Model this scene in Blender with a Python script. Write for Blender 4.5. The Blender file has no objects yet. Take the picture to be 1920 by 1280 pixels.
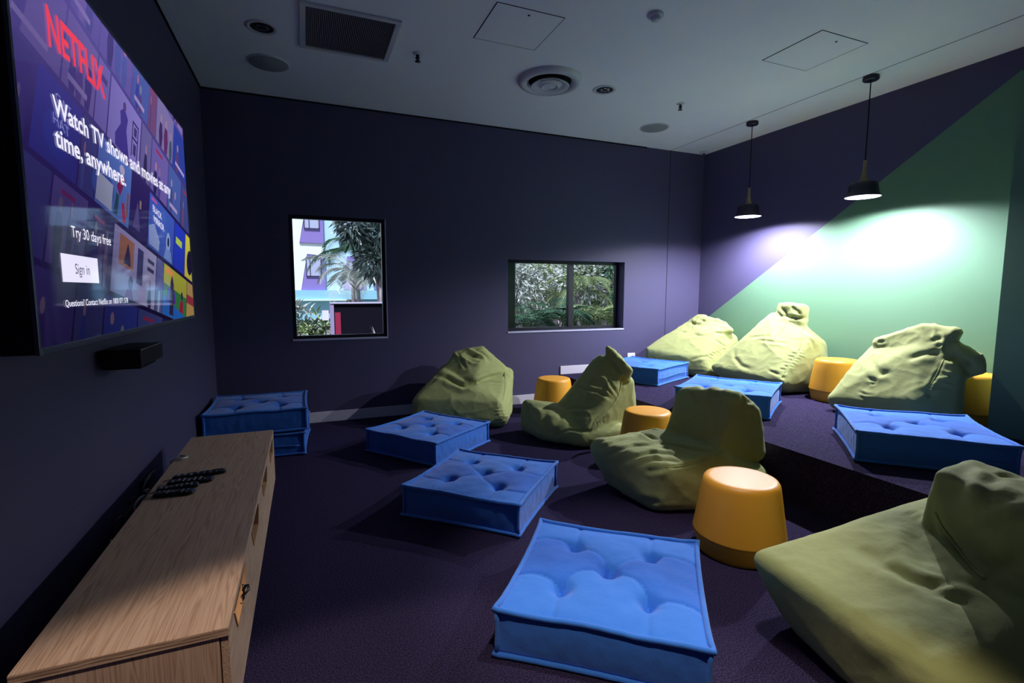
import bpy, bmesh, math, random
import numpy as np
from mathutils import Vector, Matrix, noise

R_ = math.radians
sc = bpy.context.scene
COL = sc.collection
random.seed(7)

# ------------------------------------------------------------------ camera
CX, CZ = 0.8279, 1.3764
YAW, PITCH, ROLL, FPX = R_(22.462), R_(5.763), R_(0.109), 934.7
F = Vector((math.sin(YAW)*math.cos(PITCH), math.cos(YAW)*math.cos(PITCH), -math.sin(PITCH)))
Rt = Vector((math.cos(YAW), -math.sin(YAW), 0)); Up = Rt.cross(F)
Rt2 = math.cos(ROLL)*Rt + math.sin(ROLL)*Up; Up2 = math.cos(ROLL)*Up - math.sin(ROLL)*Rt
cam = bpy.data.objects.new('camera', bpy.data.cameras.new('camera')); COL.objects.link(cam)
m = Matrix((Rt2, Up2, -F)).transposed().to_4x4(); m.translation = (CX, 0, CZ)
cam.matrix_world = m
cam.data.sensor_width = 36; cam.data.lens = FPX*36/1920; cam.data.clip_start = .02
sc.camera = cam

# ------------------------------------------------------------------ view, world, sun
sc.view_settings.view_transform = 'Standard'; sc.view_settings.look = 'None'
sc.view_settings.gamma = 1; sc.view_settings.use_curve_mapping = False
sc.view_settings.exposure = 0.0
w = bpy.data.worlds.new('world'); sc.world = w; w.use_nodes = True
bg = w.node_tree.nodes['Background']; bg.inputs[0].default_value = (.62, .72, 1, 1); bg.inputs[1].default_value = .8
def light(name, kind, loc, energy, color, **k):
    l = bpy.data.lights.new(name, kind); l.energy = energy; l.color = color
    for a, v in k.items(): setattr(l, a, v)
    o = bpy.data.objects.new(name, l); o.location = loc; COL.objects.link(o); return o
sun = light('sun', 'SUN', (0, -5, 10), 7.0, (.86, .88, 1), angle=R_(3))
sun.rotation_euler = Vector((.2, .55, -1.15)).to_track_quat('-Z', 'Y').to_euler()

H, D, W = 3.24, 5.525, 5.965          # ceiling height, window wall, pendant wall
XP, ZP = 3.768, .332                  # platform edge and height
XN, YN = 5.48, 2.0                    # nib wall face and its end
YF = -2.6                             # wall behind the camera

# recessed downlight over the near end of the cabinet, above and left of the camera (out of frame)
def spot(name, loc, tgt, energy, color, size, blend, rad=.05):
    o = light(name, 'SPOT', loc, energy, color, spot_size=R_(size), spot_blend=blend, shadow_soft_size=rad)
    o.rotation_euler = (Vector(tgt)-Vector(loc)).to_track_quat('-Z', 'Y').to_euler(); return o
SPOT_L = spot('downlight_lamp', (1.15, .40, H-.05), (1.05, .45, 0), 220, (1, .82, .72), 58, .22)
SPOT_R = spot('downlight_lamp', (2.25, 1.45, H-.05), (2.24, 1.74, .2), 195, (1, .90, .92), 40, .7)

# ------------------------------------------------------------------ helpers
def tag(o, label=None, cat=None, group=None, kind=None):
    if label: o['label'] = label
    if cat: o['category'] = cat
    if group: o['group'] = group
    if kind: o['kind'] = kind
    return o
def empty(name, loc=(0, 0, 0), rz=0, label=None, cat=None, group=None):
    o = bpy.data.objects.new(name, None); o.location = loc; o.rotation_euler = (0, 0, rz)
    o.empty_display_size = .1; COL.objects.link(o); return tag(o, label, cat, group)
def obj(name, bm, mat, parent=None, smooth=True, label=None):
    if isinstance(bm, bpy.types.Mesh): me = bm
    else:
        me = bpy.data.meshes.new(name); bm.to_mesh(me); bm.free()
    me.name = name
    if mat is not None:
        for q in (mat if isinstance(mat, (list, tuple)) else [mat]): me.materials.append(q)
    me.polygons.foreach_set('use_smooth', [smooth]*len(me.polygons))
    o = bpy.data.objects.new(name, me); COL.objects.link(o)
    if parent: o.parent = parent
    if label: o['label'] = label
    return o
def copy_tree(o, parent=None):
    c = o.copy(); COL.objects.link(c)
    if parent: c.parent = parent
    for ch in [x for x in bpy.data.objects if x.parent == o]: copy_tree(ch, c)
    return c
def box(bm, lo, hi, bevel=0, mi=0):
    lo, hi = Vector(lo), Vector(hi)
    r = bmesh.ops.create_cube(bm, size=1, matrix=Matrix.Translation((lo+hi)/2) @ Matrix.Diagonal((*(hi-lo), 1)))
    if bevel:
        es = list({e for v in r['verts'] for e in v.link_edges})
        bmesh.ops.bevel(bm, geom=es, offset=bevel, segments=2, affect='EDGES', profile=.6)
    return bm
def B(lo, hi, bevel=0): return box(bmesh.new(), lo, hi, bevel)
def prism(bm, pts, axis, a, b):
    """polygon pts (2-D) extruded along axis from a to b"""
    def P(p, t):
        return {'x': (t, p[0], p[1]), 'y': (p[0], t, p[1]), 'z': (p[0], p[1], t)}[axis]
    v0 = [bm.verts.new(P(p, a)) for p in pts]; v1 = [bm.verts.new(P(p, b)) for p in pts]
    bm.faces.new(v0); bm.faces.new(v1[::-1]); n = len(pts)
    for i in range(n): bm.faces.new((v0[i], v1[i], v1[(i+1) % n], v0[(i+1) % n]))
    bmesh.ops.recalc_face_normals(bm, faces=bm.faces); return bm
def lathe(bm, prof, n=48, c=(0, 0, 0), close=False):
    rings = []
    for r, z in prof:
        if r < 1e-5: rings.append([bm.verts.new((c[0], c[1], c[2]+z))])
        else: rings.append([bm.verts.new((c[0]+r*math.cos(2*math.pi*i/n), c[1]+r*math.sin(2*math.pi*i/n), c[2]+z)) for i in range(n)])
    if close: rings.append(rings[0])
    for a, b in zip(rings, rings[1:]):
        for i in range(n):
            j = (i+1) % n
            if len(a) == 1 and len(b) == 1: continue
            if len(a) == 1: bm.faces.new((a[0], b[i], b[j]))
            elif len(b) == 1: bm.faces.new((a[i], b[0], a[j]))
            else: bm.faces.new((a[i], b[i], b[j], a[j]))
    bmesh.ops.recalc_face_normals(bm, faces=bm.faces); return bm
def tube(bm, pts, r, n=8, closed=False, taper=None):
    pts = [Vector(p) for p in pts]; rings = []; N = len(pts); up = None
    for i, p in enumerate(pts):
        a = pts[(i-1) % N] if (closed or i > 0) else p; b = pts[(i+1) % N] if (closed or i < N-1) else p
        t = (b-a).normalized()
        if up is None: up = t.orthogonal().normalized()
        up = (up - t*up.dot(t))
        up = up.normalized() if up.length > 1e-6 else t.orthogonal().normalized()
        s = t.cross(up); rr = r*(taper[i] if taper else 1)
        rings.append([bm.verts.new(p+up*math.cos(2*math.pi*k/n)*rr+s*math.sin(2*math.pi*k/n)*rr) for k in range(n)])
    for i in range(N if closed else N-1):
        a, b = rings[i], rings[(i+1) % N]
        for k in range(n): bm.faces.new((a[k], a[(k+1) % n], b[(k+1) % n], b[k]))
    if not closed: bm.faces.new(rings[0][::-1]); bm.faces.new(rings[-1])
    return bm

# ------------------------------------------------------------------ materials
def mat(name, color=(.5, .5, .5), rough=.6, metal=0, spec=.5, emit=None, es=1, sheen=0):
    mt = bpy.data.materials.new(name); mt.use_nodes = True
    b = mt.node_tree.nodes['Principled BSDF']
    b.inputs['Base Color'].default_value = (*color, 1); b.inputs['Roughness'].default_value = rough
    b.inputs['Metallic'].default_value = metal; b.inputs['Specular IOR Level'].default_value = spec
    if sheen: b.inputs['Sheen Weight'].default_value = sheen; b.inputs['Sheen Roughness'].default_value = .5
    if emit: b.inputs['Emission Color'].default_value = (*emit, 1); b.inputs['Emission Strength'].default_value = es
    return mt
class NT:
    def __init__(s, mt): s.t = mt.node_tree; s.b = s.t.nodes['Principled BSDF']
    def n(s, ty, **k):
        x = s.t.nodes.new(ty)
        for a, v in k.items():
            if a.startswith('i_'):
                key = a[2:]; x.inputs[int(key) if key.isdigit() else key.replace('_', ' ')].default_value = v
            else: setattr(x, a, v)
        return x
    def l(s, a, b): s.t.links.new(a, b)
    def bump(s, h, st, dist=.01, normal=None):
        x = s.n('ShaderNodeBump'); x.inputs['Strength'].default_value = st; x.inputs['Distance'].default_value = dist
        s.l(h, x.inputs['Height'])
        if normal: s.l(normal, x.inputs['Normal'])
        s.l(x.outputs[0], s.b.inputs['Normal']); return x.outputs[0]
def coord(t, scale=(1, 1, 1), which='Object'):
    tc = t.n('ShaderNodeTexCoord'); mp = t.n('ShaderNodeMapping'); mp.inputs['Scale'].default_value = scale
    t.l(tc.outputs[which], mp.inputs[0]); return mp.outputs[0]
def noisy(mt, base, amt=.15, scale=8, bscale=300, bst=.2, bd=.002, sc3=(1, 1, 1)):
    t = NT(mt); c = coord(t, sc3)
    nz = t.n('ShaderNodeTexNoise', i_Scale=scale, i_Detail=4.); t.l(c, nz.inputs['Vector'])
    mx = t.n('ShaderNodeMix', data_type='RGBA')
    mx.inputs[6].default_value = (*[v*(1-amt) for v in base], 1); mx.inputs[7].default_value = (*[min(1, v*(1+amt)) for v in base], 1)
    t.l(nz.outputs[0], mx.inputs[0]); t.l(mx.outputs[2], t.b.inputs['Base Color'])
    n2 = t.n('ShaderNodeTexNoise', i_Scale=bscale, i_Detail=2.); t.l(c, n2.inputs['Vector']); t.bump(n2.outputs[0], bst, bd)
    return mt
def fabric(name, base, rough=.85, sheen=.15, weave=420, attr=None, amt=.1):
    mt = mat(name, base, rough, sheen=sheen, spec=.25); t = NT(mt); c = coord(t)
    nz = t.n('ShaderNodeTexNoise', i_Scale=5., i_Detail=5.); t.l(c, nz.inputs['Vector'])
    mx = t.n('ShaderNodeMix', data_type='RGBA')
    mx.inputs[6].default_value = (*[v*(1-amt) for v in base], 1); mx.inputs[7].default_value = (*[v*(1+amt) for v in base], 1)
    t.l(nz.outputs[0], mx.inputs[0]); out = mx.outputs[2]
    if attr:
        at = t.n('ShaderNodeAttribute', attribute_name=attr); m2 = t.n('ShaderNodeMix', data_type='RGBA', blend_type='MULTIPLY')
        m2.inputs[0].default_value = 1; t.l(out, m2.inputs[6]); t.l(at.outputs['Color'], m2.inputs[7]); out = m2.outputs[2]
    t.l(out, t.b.inputs['Base Color'])
    v = t.n('ShaderNodeTexVoronoi', i_Scale=weave); t.l(c, v.inputs['Vector'])
    n3 = t.n('ShaderNodeTexNoise', i_Scale=14., i_Detail=3.); t.l(c, n3.inputs['Vector'])
    b1 = t.n('ShaderNodeBump'); b1.inputs['Strength'].default_value = .35; b1.inputs['Distance'].default_value = .012
    t.l(n3.outputs[0], b1.inputs['Height'])
    t.bump(v.outputs['Distance'], .35, .0015, b1.outputs[0]); return mt

NAVY = (.072, .065, .136)
def paint(name, base, split=None, other=None):
    mt = mat(name, base, .55, spec=.35); t = NT(mt); c = coord(t)
    col = None
    if split is not None:
        sx = t.n('ShaderNodeSeparateXYZ'); t.l(c, sx.inputs[0])
        m1 = t.n('ShaderNodeMath', operation='MULTIPLY_ADD'); m1.inputs[1].default_value = .655
        t.l(sx.outputs[1], m1.inputs[0]); t.l(sx.outputs[2], m1.inputs[2])
        m2 = t.n('ShaderNodeMath', operation='LESS_THAN'); m2.inputs[1].default_value = split; t.l(m1.outputs[0], m2.inputs[0])
        mx = t.n('ShaderNodeMix', data_type='RGBA'); mx.inputs[6].default_value = (*base, 1); mx.inputs[7].default_value = (*other, 1)
        t.l(m2.outputs[0], mx.inputs[0]); t.l(mx.outputs[2], t.b.inputs['Base Color'])
    n2 = t.n('ShaderNodeTexNoise', i_Scale=160., i_Detail=3.); t.l(c, n2.inputs['Vector']); t.bump(n2.outputs[0], .12, .001)
    return mt
M = {}
M['wall'] = paint('wall_paint_navy', NAVY)
M['wall_right'] = paint('wall_paint_diagonal', NAVY, 4.52, (.118, .235, .142))
M['nib'] = paint('wall_paint_nib', NAVY, 4.21, (.118, .235, .142))
M['ceiling'] = noisy(mat('ceiling_paint', (.88, .88, .90), .7), (.88, .88, .90), .02, 3, 200, .06, .001)
M['trim_white'] = mat('white_gloss_trim', (.66, .63, .70), .4)
M['black'] = mat('black_plastic', (.008, .008, .009), .35)
M['black_matte'] = mat('black_matte', (.006, .006, .007), .8, spec=.2)
M['seam'] = mat('shadow_gap', (.01, .012, .012), .9, spec=.1)
def carpet():
    mt = mat('carpet', (.012, .010, .02), .95, spec=.05); t = NT(mt); c = coord(t)
    n1 = t.n('ShaderNodeTexNoise', i_Scale=170., i_Detail=4., i_Roughness=.7); t.l(c, n1.inputs['Vector'])
    cr = t.n('ShaderNodeValToRGB'); cr.color_ramp.elements[0].position = .35; cr.color_ramp.elements[1].position = .68
    cr.color_ramp.elements[0].color = (.003, .002, .006, 1); cr.color_ramp.elements[1].color = (.066, .052, .128, 1)
    t.l(n1.outputs[0], cr.inputs[0]); t.l(cr.outputs[0], t.b.inputs['Base Color'])
    t.bump(n1.outputs[0], .8, .006); return mt
M['carpet'] = carpet()
def wood(name, a, b, axis='y', sc_=1.0, rough=.5):
    mt = mat(name, a, rough, spec=.35); t = NT(mt)
    s = {'y': (26, .9, 26), 'z': (26, 26, .9), 'x': (.9, 26, 26)}[axis]
    c = coord(t, tuple(v*sc_ for v in s))
    n1 = t.n('ShaderNodeTexNoise', i_Scale=1.0, i_Detail=2., i_Distortion=.6); t.l(c, n1.inputs['Vector'])
    mt2 = t.n('ShaderNodeMath', operation='MULTIPLY'); mt2.inputs[1].default_value = 14; t.l(n1.outputs[0], mt2.inputs[0])
    fr = t.n('ShaderNodeMath', operation='PINGPONG'); fr.inputs[1].default_value = .5; t.l(mt2.outputs[0], fr.inputs[0])
    n2 = t.n('ShaderNodeTexNoise', i_Scale=6., i_Detail=5.); t.l(c, n2.inputs['Vector'])
    ad = t.n('ShaderNodeMath', operation='MULTIPLY_ADD'); ad.inputs[1].default_value = .9; t.l(n2.outputs[0], ad.inputs[0]); t.l(fr.outputs[0], ad.inputs[2])
    cr = t.n('ShaderNodeValToRGB'); cr.color_ramp.elements[0].position = .35; cr.color_ramp.elements[1].position = .85
    cr.color_ramp.elements[0].color = (*b, 1); cr.color_ramp.elements[1].color = (*a, 1)
    t.l(ad.outputs[0], cr.inputs[0]); t.l(cr.outputs[0], t.b.inputs['Base Color']); t.bump(ad.outputs[0], .12, .001); return mt
M['oak_y'] = wood('pale_oak_lengthwise', (.60, .42, .29), (.40, .25, .155), 'y')
M['oak_z'] = wood('pale_oak_upright', (.60, .42, .29), (.40, .25, .155), 'z')
M['oak_edge'] = wood('oak_edge_band', (.62, .44, .30), (.22, .12, .07), 'x', 1.6)
M['oak_cut'] = mat('warm_ply_cut', (.62, .34, .15), .6)
M['neck_wood'] = wood('turned_light_wood', (.36, .27, .15), (.24, .17, .09), 'z', 2)
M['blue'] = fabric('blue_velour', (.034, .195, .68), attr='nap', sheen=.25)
M['blue_pipe'] = fabric('blue_piping', (.034, .19, .66), sheen=.25)
M['olive'] = fabric('lime_canvas', (.37, .41, .145), sheen=.1, rough=.8, amt=.08)
M['olive_seam'] = fabric('lime_canvas_seam', (.37, .43, .15), sheen=.1, rough=.8)
M['yellow'] = noisy(mat('yellow_plastic', (.78, .36, .025), .46), (.78, .36, .025), .04, 6, 500, .1, .0006)
M['shade'] = mat('pendant_black', (.014, .012, .03), .3)
M['shade_in'] = mat('pendant_white_inside', (.85, .85, .9), .5)
M['glow'] = mat('lamp_glow', (1, 1, 1), .5, emit=(.86, .86, 1), es=14)
M['metal_white'] = mat('white_enamel', (.62, .62, .64), .45)
M['dark_metal'] = mat('dark_frame_metal', (.012, .012, .02), .4, metal=.3)
M['chrome'] = mat('chrome', (.6, .58, .6), .15, metal=1)
M['glass'] = mat('window_glass', (1, 1, 1), 0)
_b = M['glass'].node_tree.nodes['Principled BSDF']; _b.inputs['Transmission Weight'].default_value = 1; _b.inputs['IOR'].default_value = 1.02

# ------------------------------------------------------------------ room shell
def struct(name, bm, mt, smooth=False, parent=None, label=None):
    o = obj(name, bm, mt, parent, smooth); 
    if parent is None: o['kind'] = 'structure'
    if label: o['label'] = label
    return o
T = .2
struct('floor', B((-T, YF-T, -.2), (W+T, D+T, 0)), M['carpet'], label='dark purple-black carpet floor')
struct('platform_floor', B((XP, YF, 0), (W, D, ZP)), M['carpet'], label='raised carpeted platform along the diagonal painted wall')
struct('ceiling', B((-T, YF-T, H), (W+T, D+T, H+.15)), M['ceiling'])
struct('wall_left', B((-T, YF-T, 0), (0, D+T, H)), M['wall'])
struct('wall_right', B((W, YF-T, 0), (W+T, D+T, H)), M['wall_right'])
struct('wall_right_nib', B((XN, YF, ZP), (W, YN, H)), M['nib'], label='green wall nib stepping into the room on the right')
struct('wall_front', B((-T, YF-T, 0), (W+T, YF, H)), M['wall'])
W1 = (.70, 1.64, .88, 2.135); W2 = (3.06, 4.705, .89, 1.755)
bm = bmesh.new()
xs = [-T, W1[0], W1[1], W2[0], W2[1], W+T]
box(bm, (xs[0], D, 0), (xs[1], D+T, H)); box(bm, (xs[2], D, 0), (xs[3], D+T, H)); box(bm, (xs[4], D, 0), (xs[5], D+T, H))
for a in (W1, W2):
    box(bm, (a[0], D, 0), (a[1], D+T, a[2])); box(bm, (a[0], D, a[3]), (a[1], D+T, H))
struct('wall_back', bm, M['wall'])
# windows: frame set at the outer side of the wall
def window(n, a, yo, mull=None, fw=.035):
    r = empty('window_%d' % n); r['kind'] = 'structure'
    bm = bmesh.new(); y0, y1 = D+yo, D+yo+.05
    box(bm, (a[0], y0, a[2]), (a[0]+fw, y1, a[3])); box(bm, (a[1]-fw, y0, a[2]), (a[1], y1, a[3]))
    box(bm, (a[0]+fw, y0, a[2]), (a[1]-fw, y1, a[2]+fw)); box(bm, (a[0]+fw, y0, a[3]-fw), (a[1]-fw, y1, a[3]))
    if mull: box(bm, (mull-.035, y0-.012, a[2]+fw), (mull+.035, y1, a[3]-fw))
    obj('window_frame', bm, M['dark_metal'], r, False)
    obj('window_pane', B((a[0]+fw, y0+.02, a[2]+fw), (a[1]-fw, y0+.026, a[3]-fw)), M['glass'], r, False)
    obj('window_sill', B((a[0]-.006, D-.010, a[2]-.016), (a[1]+.006, D+.05, a[2]+.002), .002), M['sill'], r, False)
    return r
M['sill'] = mat('sill_paint', (.50, .50, .68), .3)
window(1, W1, .03)
window(2, W2, .14, mull=3.985)
bmr = B((W1[1], D-.012, W1[2]), (W1[1]+.008, D+.02, W1[3])); struct('trim_6', bmr, M['sill'])
# baseboards
struct('baseboard_back', B((.0, D-.016, 0), (XP, D, .11), .004), M['trim_white'])
struct('baseboard_platform', B((XP, D-.016, ZP), (5.0, D, ZP+.105), .004), M['trim_white'])
struct('baseboard_left', B((0, YF, 0), (.016, D-.02, .11), .004), M['wall'])
# shadow gaps
struct('trim_1', B((5.387, D-.0015, ZP), (5.394, D+.001, H)), M['seam'])
struct('trim_2', B((5.387, YF, H-.0015), (5.393, D, H+.001)), M['seam'])
struct('trim_3', B((0, D-.012, H-.012), (5.0, D, H)), M['seam'])
struct('trim_4', B((0, YF, H-.012), (.012, D, H)), M['seam'])

# ------------------------------------------------------------------ ceiling fixtures
def disc_part(name, prof, mt, parent, n=40): return obj(name, lathe(bmesh.new(), prof, n), mt, parent)
M['lens'] = mat('downlight_reflector', (.5, .48, .5), .12, metal=1)
for (x, y, lb) in ((.612, 4.15, 'recessed round downlight with chrome reflector, left above the window wall end'),
                   (3.468, 4.15, 'recessed round downlight with chrome reflector, right of the large air diffuser')):
    r = empty('recessed_downlight', (x, y, H), 0, lb, 'downlight', 'recessed downlights')
    disc_part('trim_ring', [(.075, 0), (.078, -.006), (.105, -.006), (.110, 0)], M['metal_white'], r)
    disc_part('reflector', [(.077, -.003), (.060, -.0028), (.058, -.0012), (.046, -.0010), (.044, -.003), (.0, -.003)], M['black'], r)
    bmx = bmesh.new()
    for i in range(6):
        a = i*math.pi/3; box(bmx, (-.014+.036*math.cos(a), -.010+.036*math.sin(a), -.008), (.014+.036*math.cos(a), .010+.036*math.sin(a), -.0035), .003)
    obj('lamp_facets', bmx, M['lens'], r)
M['spk'] = noisy(mat('speaker_mesh', (.30, .31, .32), .8), (.30, .31, .32), .05, 4, 900, .3, .001)
for (x, y, lb) in ((.618, 4.75, 'round flush ceiling speaker near the television wall'), (4.59, 4.85, 'round flush ceiling speaker near the far right corner')):
    r = empty('ceiling_speaker', (x, y, H), 0, lb, 'speaker', 'ceiling speakers')
    disc_part('grille', [(0, -.010), (.145, -.010), (.150, -.006)], M['spk'], r)
    disc_part('rim', [(.148, -.007), (.155, -.010), (.162, -.006), (.164, 0)], M['metal_white'], r)
r = empty('return_air_grille', (1.19, 4.005, H), 0, 'square return air grille with fine dark louvres on the ceiling', 'vent')
bm = bmesh.new(); a, b = .33, .292
for (x0, y0, x1, y1) in ((-a, -a, a, -b), (-a, b, a, a), (-a, -b, -b, b), (b, -b, a, b)): box(bm, (x0, y0, -.016), (x1, y1, 0), .003)
obj('frame', bm, M['metal_white'], r, False)
bm = bmesh.new(); box(bm, (-b, -b, -.003), (b, b, 0))
obj('backing', bm, mat('vent_dark', (.05, .04, .055), .8), r, False)
bm = bmesh.new()
for i in range(48):
    x = -b+.006+i*(2*b-.012)/47
    prism(bm, [(x-.004, -.010), (x+.002, -.003), (x+.003, -.004), (x-.002, -.011)], 'y', -b, b)
obj('louvre_slats', bm, mat('vent_slats', (.22, .20, .24), .7), r, False)
r = empty('air_diffuser', (2.906, 4.156, H), 0, 'large round white ceiling air diffuser with stepped cones', 'vent')
disc_part('outer_ring', [(.19, -.012), (.205, -.030), (.235, -.044), (.262, -.040), (.285, -.022), (.292, 0)], M['metal_white'], r)
disc_part('dark_throat', [(.0, -.004), (.20, -.004)], M['black_matte'], r)
disc_part('middle_cone', [(.10, -.03), (.125, -.044), (.165, -.060), (.172, -.056), (.15, -.040), (.12, -.02)], M['metal_white'], r)
disc_part('inner_cone', [(0, -.058), (.04, -.060), (.062, -.052), (.066, -.060), (.072, -.064), (.078, -.058), (.10, -.040), (.115, -.045)], M['metal_white'], r)
for (x0, x1, y0, y1, dx, dy, lb) in ((2.048, 2.545, 3.208, 3.708, 2.30, 3.27, 'square ceiling access hatch with open shadow line left of the smoke detector'),
                                     (4.318, 4.818, 2.638, 3.150, 4.567, 2.71, 'square ceiling access hatch in front of the near pendant')):
    r = empty('access_hatch', ((x0+x1)/2, (y0+y1)/2, H), 0, lb, 'hatch', 'ceiling access hatches')
    hx, hy = (x1-x0)/2, (y1-y0)/2
    obj('hatch_panel', B((-hx+.004, -hy+.004, -.003), (hx-.004, hy-.004, 0)), M['ceiling'], r, False)
    bm = bmesh.new()
    for (a0, b0, a1, b1) in ((-hx, -hy, hx, -hy+.003), (-hx, hy-.003, hx, hy), (-hx-.002, -hy, -hx+.003, hy), (hx-.003, -hy, hx, hy)):
        box(bm, (a0, b0, -.0034), (a1, b1, -.0002))
    obj('shadow_gap', bm, M['seam'], r, False)
    obj('key_lock', lathe(bmesh.new(), [(0, -.008), (.007, -.008), (.008, -.003)], 16, (dx-(x0+x1)/2, dy-(y0+y1)/2, 0)), M['black'], r)
for (x, y, lb) in ((1.717, 4.111, 'small fire sprinkler head between the square grille and the round diffuser'), (4.357, 4.15, 'small fire sprinkler head between the second downlight and right speaker')):
    r = empty('sprinkler_head', (x, y, H), 0, lb, 'sprinkler', 'fire sprinkler heads')
    disc_part('escutcheon', [(0, -.012), (.022, -.012), (.038, -.004), (.040, 0)], M['metal_white'], r)
    disc_part('body', [(.012, -.012), (.013, -.03), (.018, -.034), (.018, -.042), (.009, -.046), (.006, -.058), (.022, -.060), (.022, -.063), (0, -.064)], M['black'], r, 20)
r = empty('smoke_detector', (3.09, 2.937, H), 0, 'small white round smoke detector near the top of the picture', 'detector')
disc_part('base', [(.052, 0), (.054, -.012), (.046, -.018), (.0, -.018)], M['metal_white'], r)
disc_part('sensor_dome', [(.032, -.018), (.032, -.034), (.024, -.042), (0, -.044)], M['metal_white'], r)
r = empty('motion_sensor', (5.84, 5.40, H), 0, 'small white ceiling sensor in the far right corner', 'sensor')
disc_part('base', [(.06, 0), (.06, -.02), (.045, -.026), (0, -.026)], M['metal_white'], r)
disc_part('lens', [(.02, -.026), (.018, -.038), (0, -.044)], M['black'], r)

# ------------------------------------------------------------------ pendants
def pendant(x, y, lb):
    r = empty('pendant_lamp', (x, y, 0), 0, lb, 'pendant lamp', 'black pendant lamps')
    disc_part('canopy', [(0, H), (.06, H), (.062, H-.004), (.062, H-.030), (.056, H-.036), (0, H-.036)], M['shade'], r)
    obj('cable', tube(bmesh.new(), [(0, 0, H-.03), (0, 0, 2.6), (0, 0, 2.50)], .0045), M['black_matte'], r)
    disc_part('wooden_neck', [(0, 2.53), (.013, 2.53), (.015, 2.525), (.015, 2.46), (.018, 2.42), (.025, 2.385), (.038, 2.352), (.040, 2.343), (0, 2.343)], M['neck_wood'], r)
    disc_part('shade', [(.0, 2.345), (.070, 2.345), (.098, 2.338), (.110, 2.322), (.114, 2.29), (.120, 2.25), (.134, 2.222), (.138, 2.216), (.137, 2.213), (.134, 2.216)], M['shade'], r)
    disc_part('shade_lining', [(.134, 2.2162), (.116, 2.250), (.110, 2.29), (.105, 2.318), (.09, 2.331), (0, 2.334)], M['shade_in'], r)
    b = disc_part('bulb', [(0, 2.249), (.04, 2.251), (.062, 2.258), (.068, 2.268), (.05, 2.29), (.025, 2.332)], M['glow'], r)
    light('pendant_bulb_light', 'SPOT', (x, y, 2.238), PEND, (.84, .84, 1), shadow_soft_size=.012, spot_size=R_(172), spot_blend=.66)
PEND = 320
pendant(5.445, 3.007, 'near black pendant lamp with wooden neck, hung in front of the green wall')
pendant(5.462, 4.273, 'far black pendant lamp with wooden neck, hung nearer the room corner')

# ------------------------------------------------------------------ tufted floor cushions
def seam_dist(U, V, pl):
    d = np.full(U.shape, 9.)
    for (a, b) in zip(pl, pl[1:]):
        a = np.array(a); b = np.array(b); ab = b-a; L = (ab**2).sum()
        t = np.clip(((U-a[0])*ab[0]+(V-a[1])*ab[1])/L, 0, 1)
        d = np.minimum(d, np.hypot(U-a[0]-t*ab[0], V-a[1]-t*ab[1]))
    return d
def curve(p0, p1, bow, n=10):
    p0, p1 = np.array(p0), np.array(p1); d = p1-p0; nrm = np.array([-d[1], d[0]])
    return [tuple(p0+d*t+nrm*bow*4*t*(1-t)*1.0) for t in np.linspace(0, 1, n)]
BT = [(-.46, .46), (.46, .46), (0, 0), (-.46, -.46), (.46, -.46)]
SEAMS = [curve((-1, .52), BT[0], .16), curve(BT[0], BT[2], .20), curve(BT[2], BT[1], .05), curve(BT[1], (1, .46), .14),
         curve((-1, -.30), BT[3], .16), curve(BT[3], BT[2], .22), curve(BT[2], BT[4], .20), curve(BT[4], (1, -.46), .12),
         [BT[0], (-.46, 1)], [BT[1], (.46, 1)], [BT[3], (-.46, -1)], [BT[4], (.46, -1)]]
def warp(u, v, A=.372):
    return A*u*(1-.022*(1-v*v)), A*v*(1-.022*(1-u*u))
def edge_z(u, v, seed):
    return .006*noise.noise((u*1.7+seed, v*1.7, seed*.3)) + .007*(abs(u*v)**4)
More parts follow.
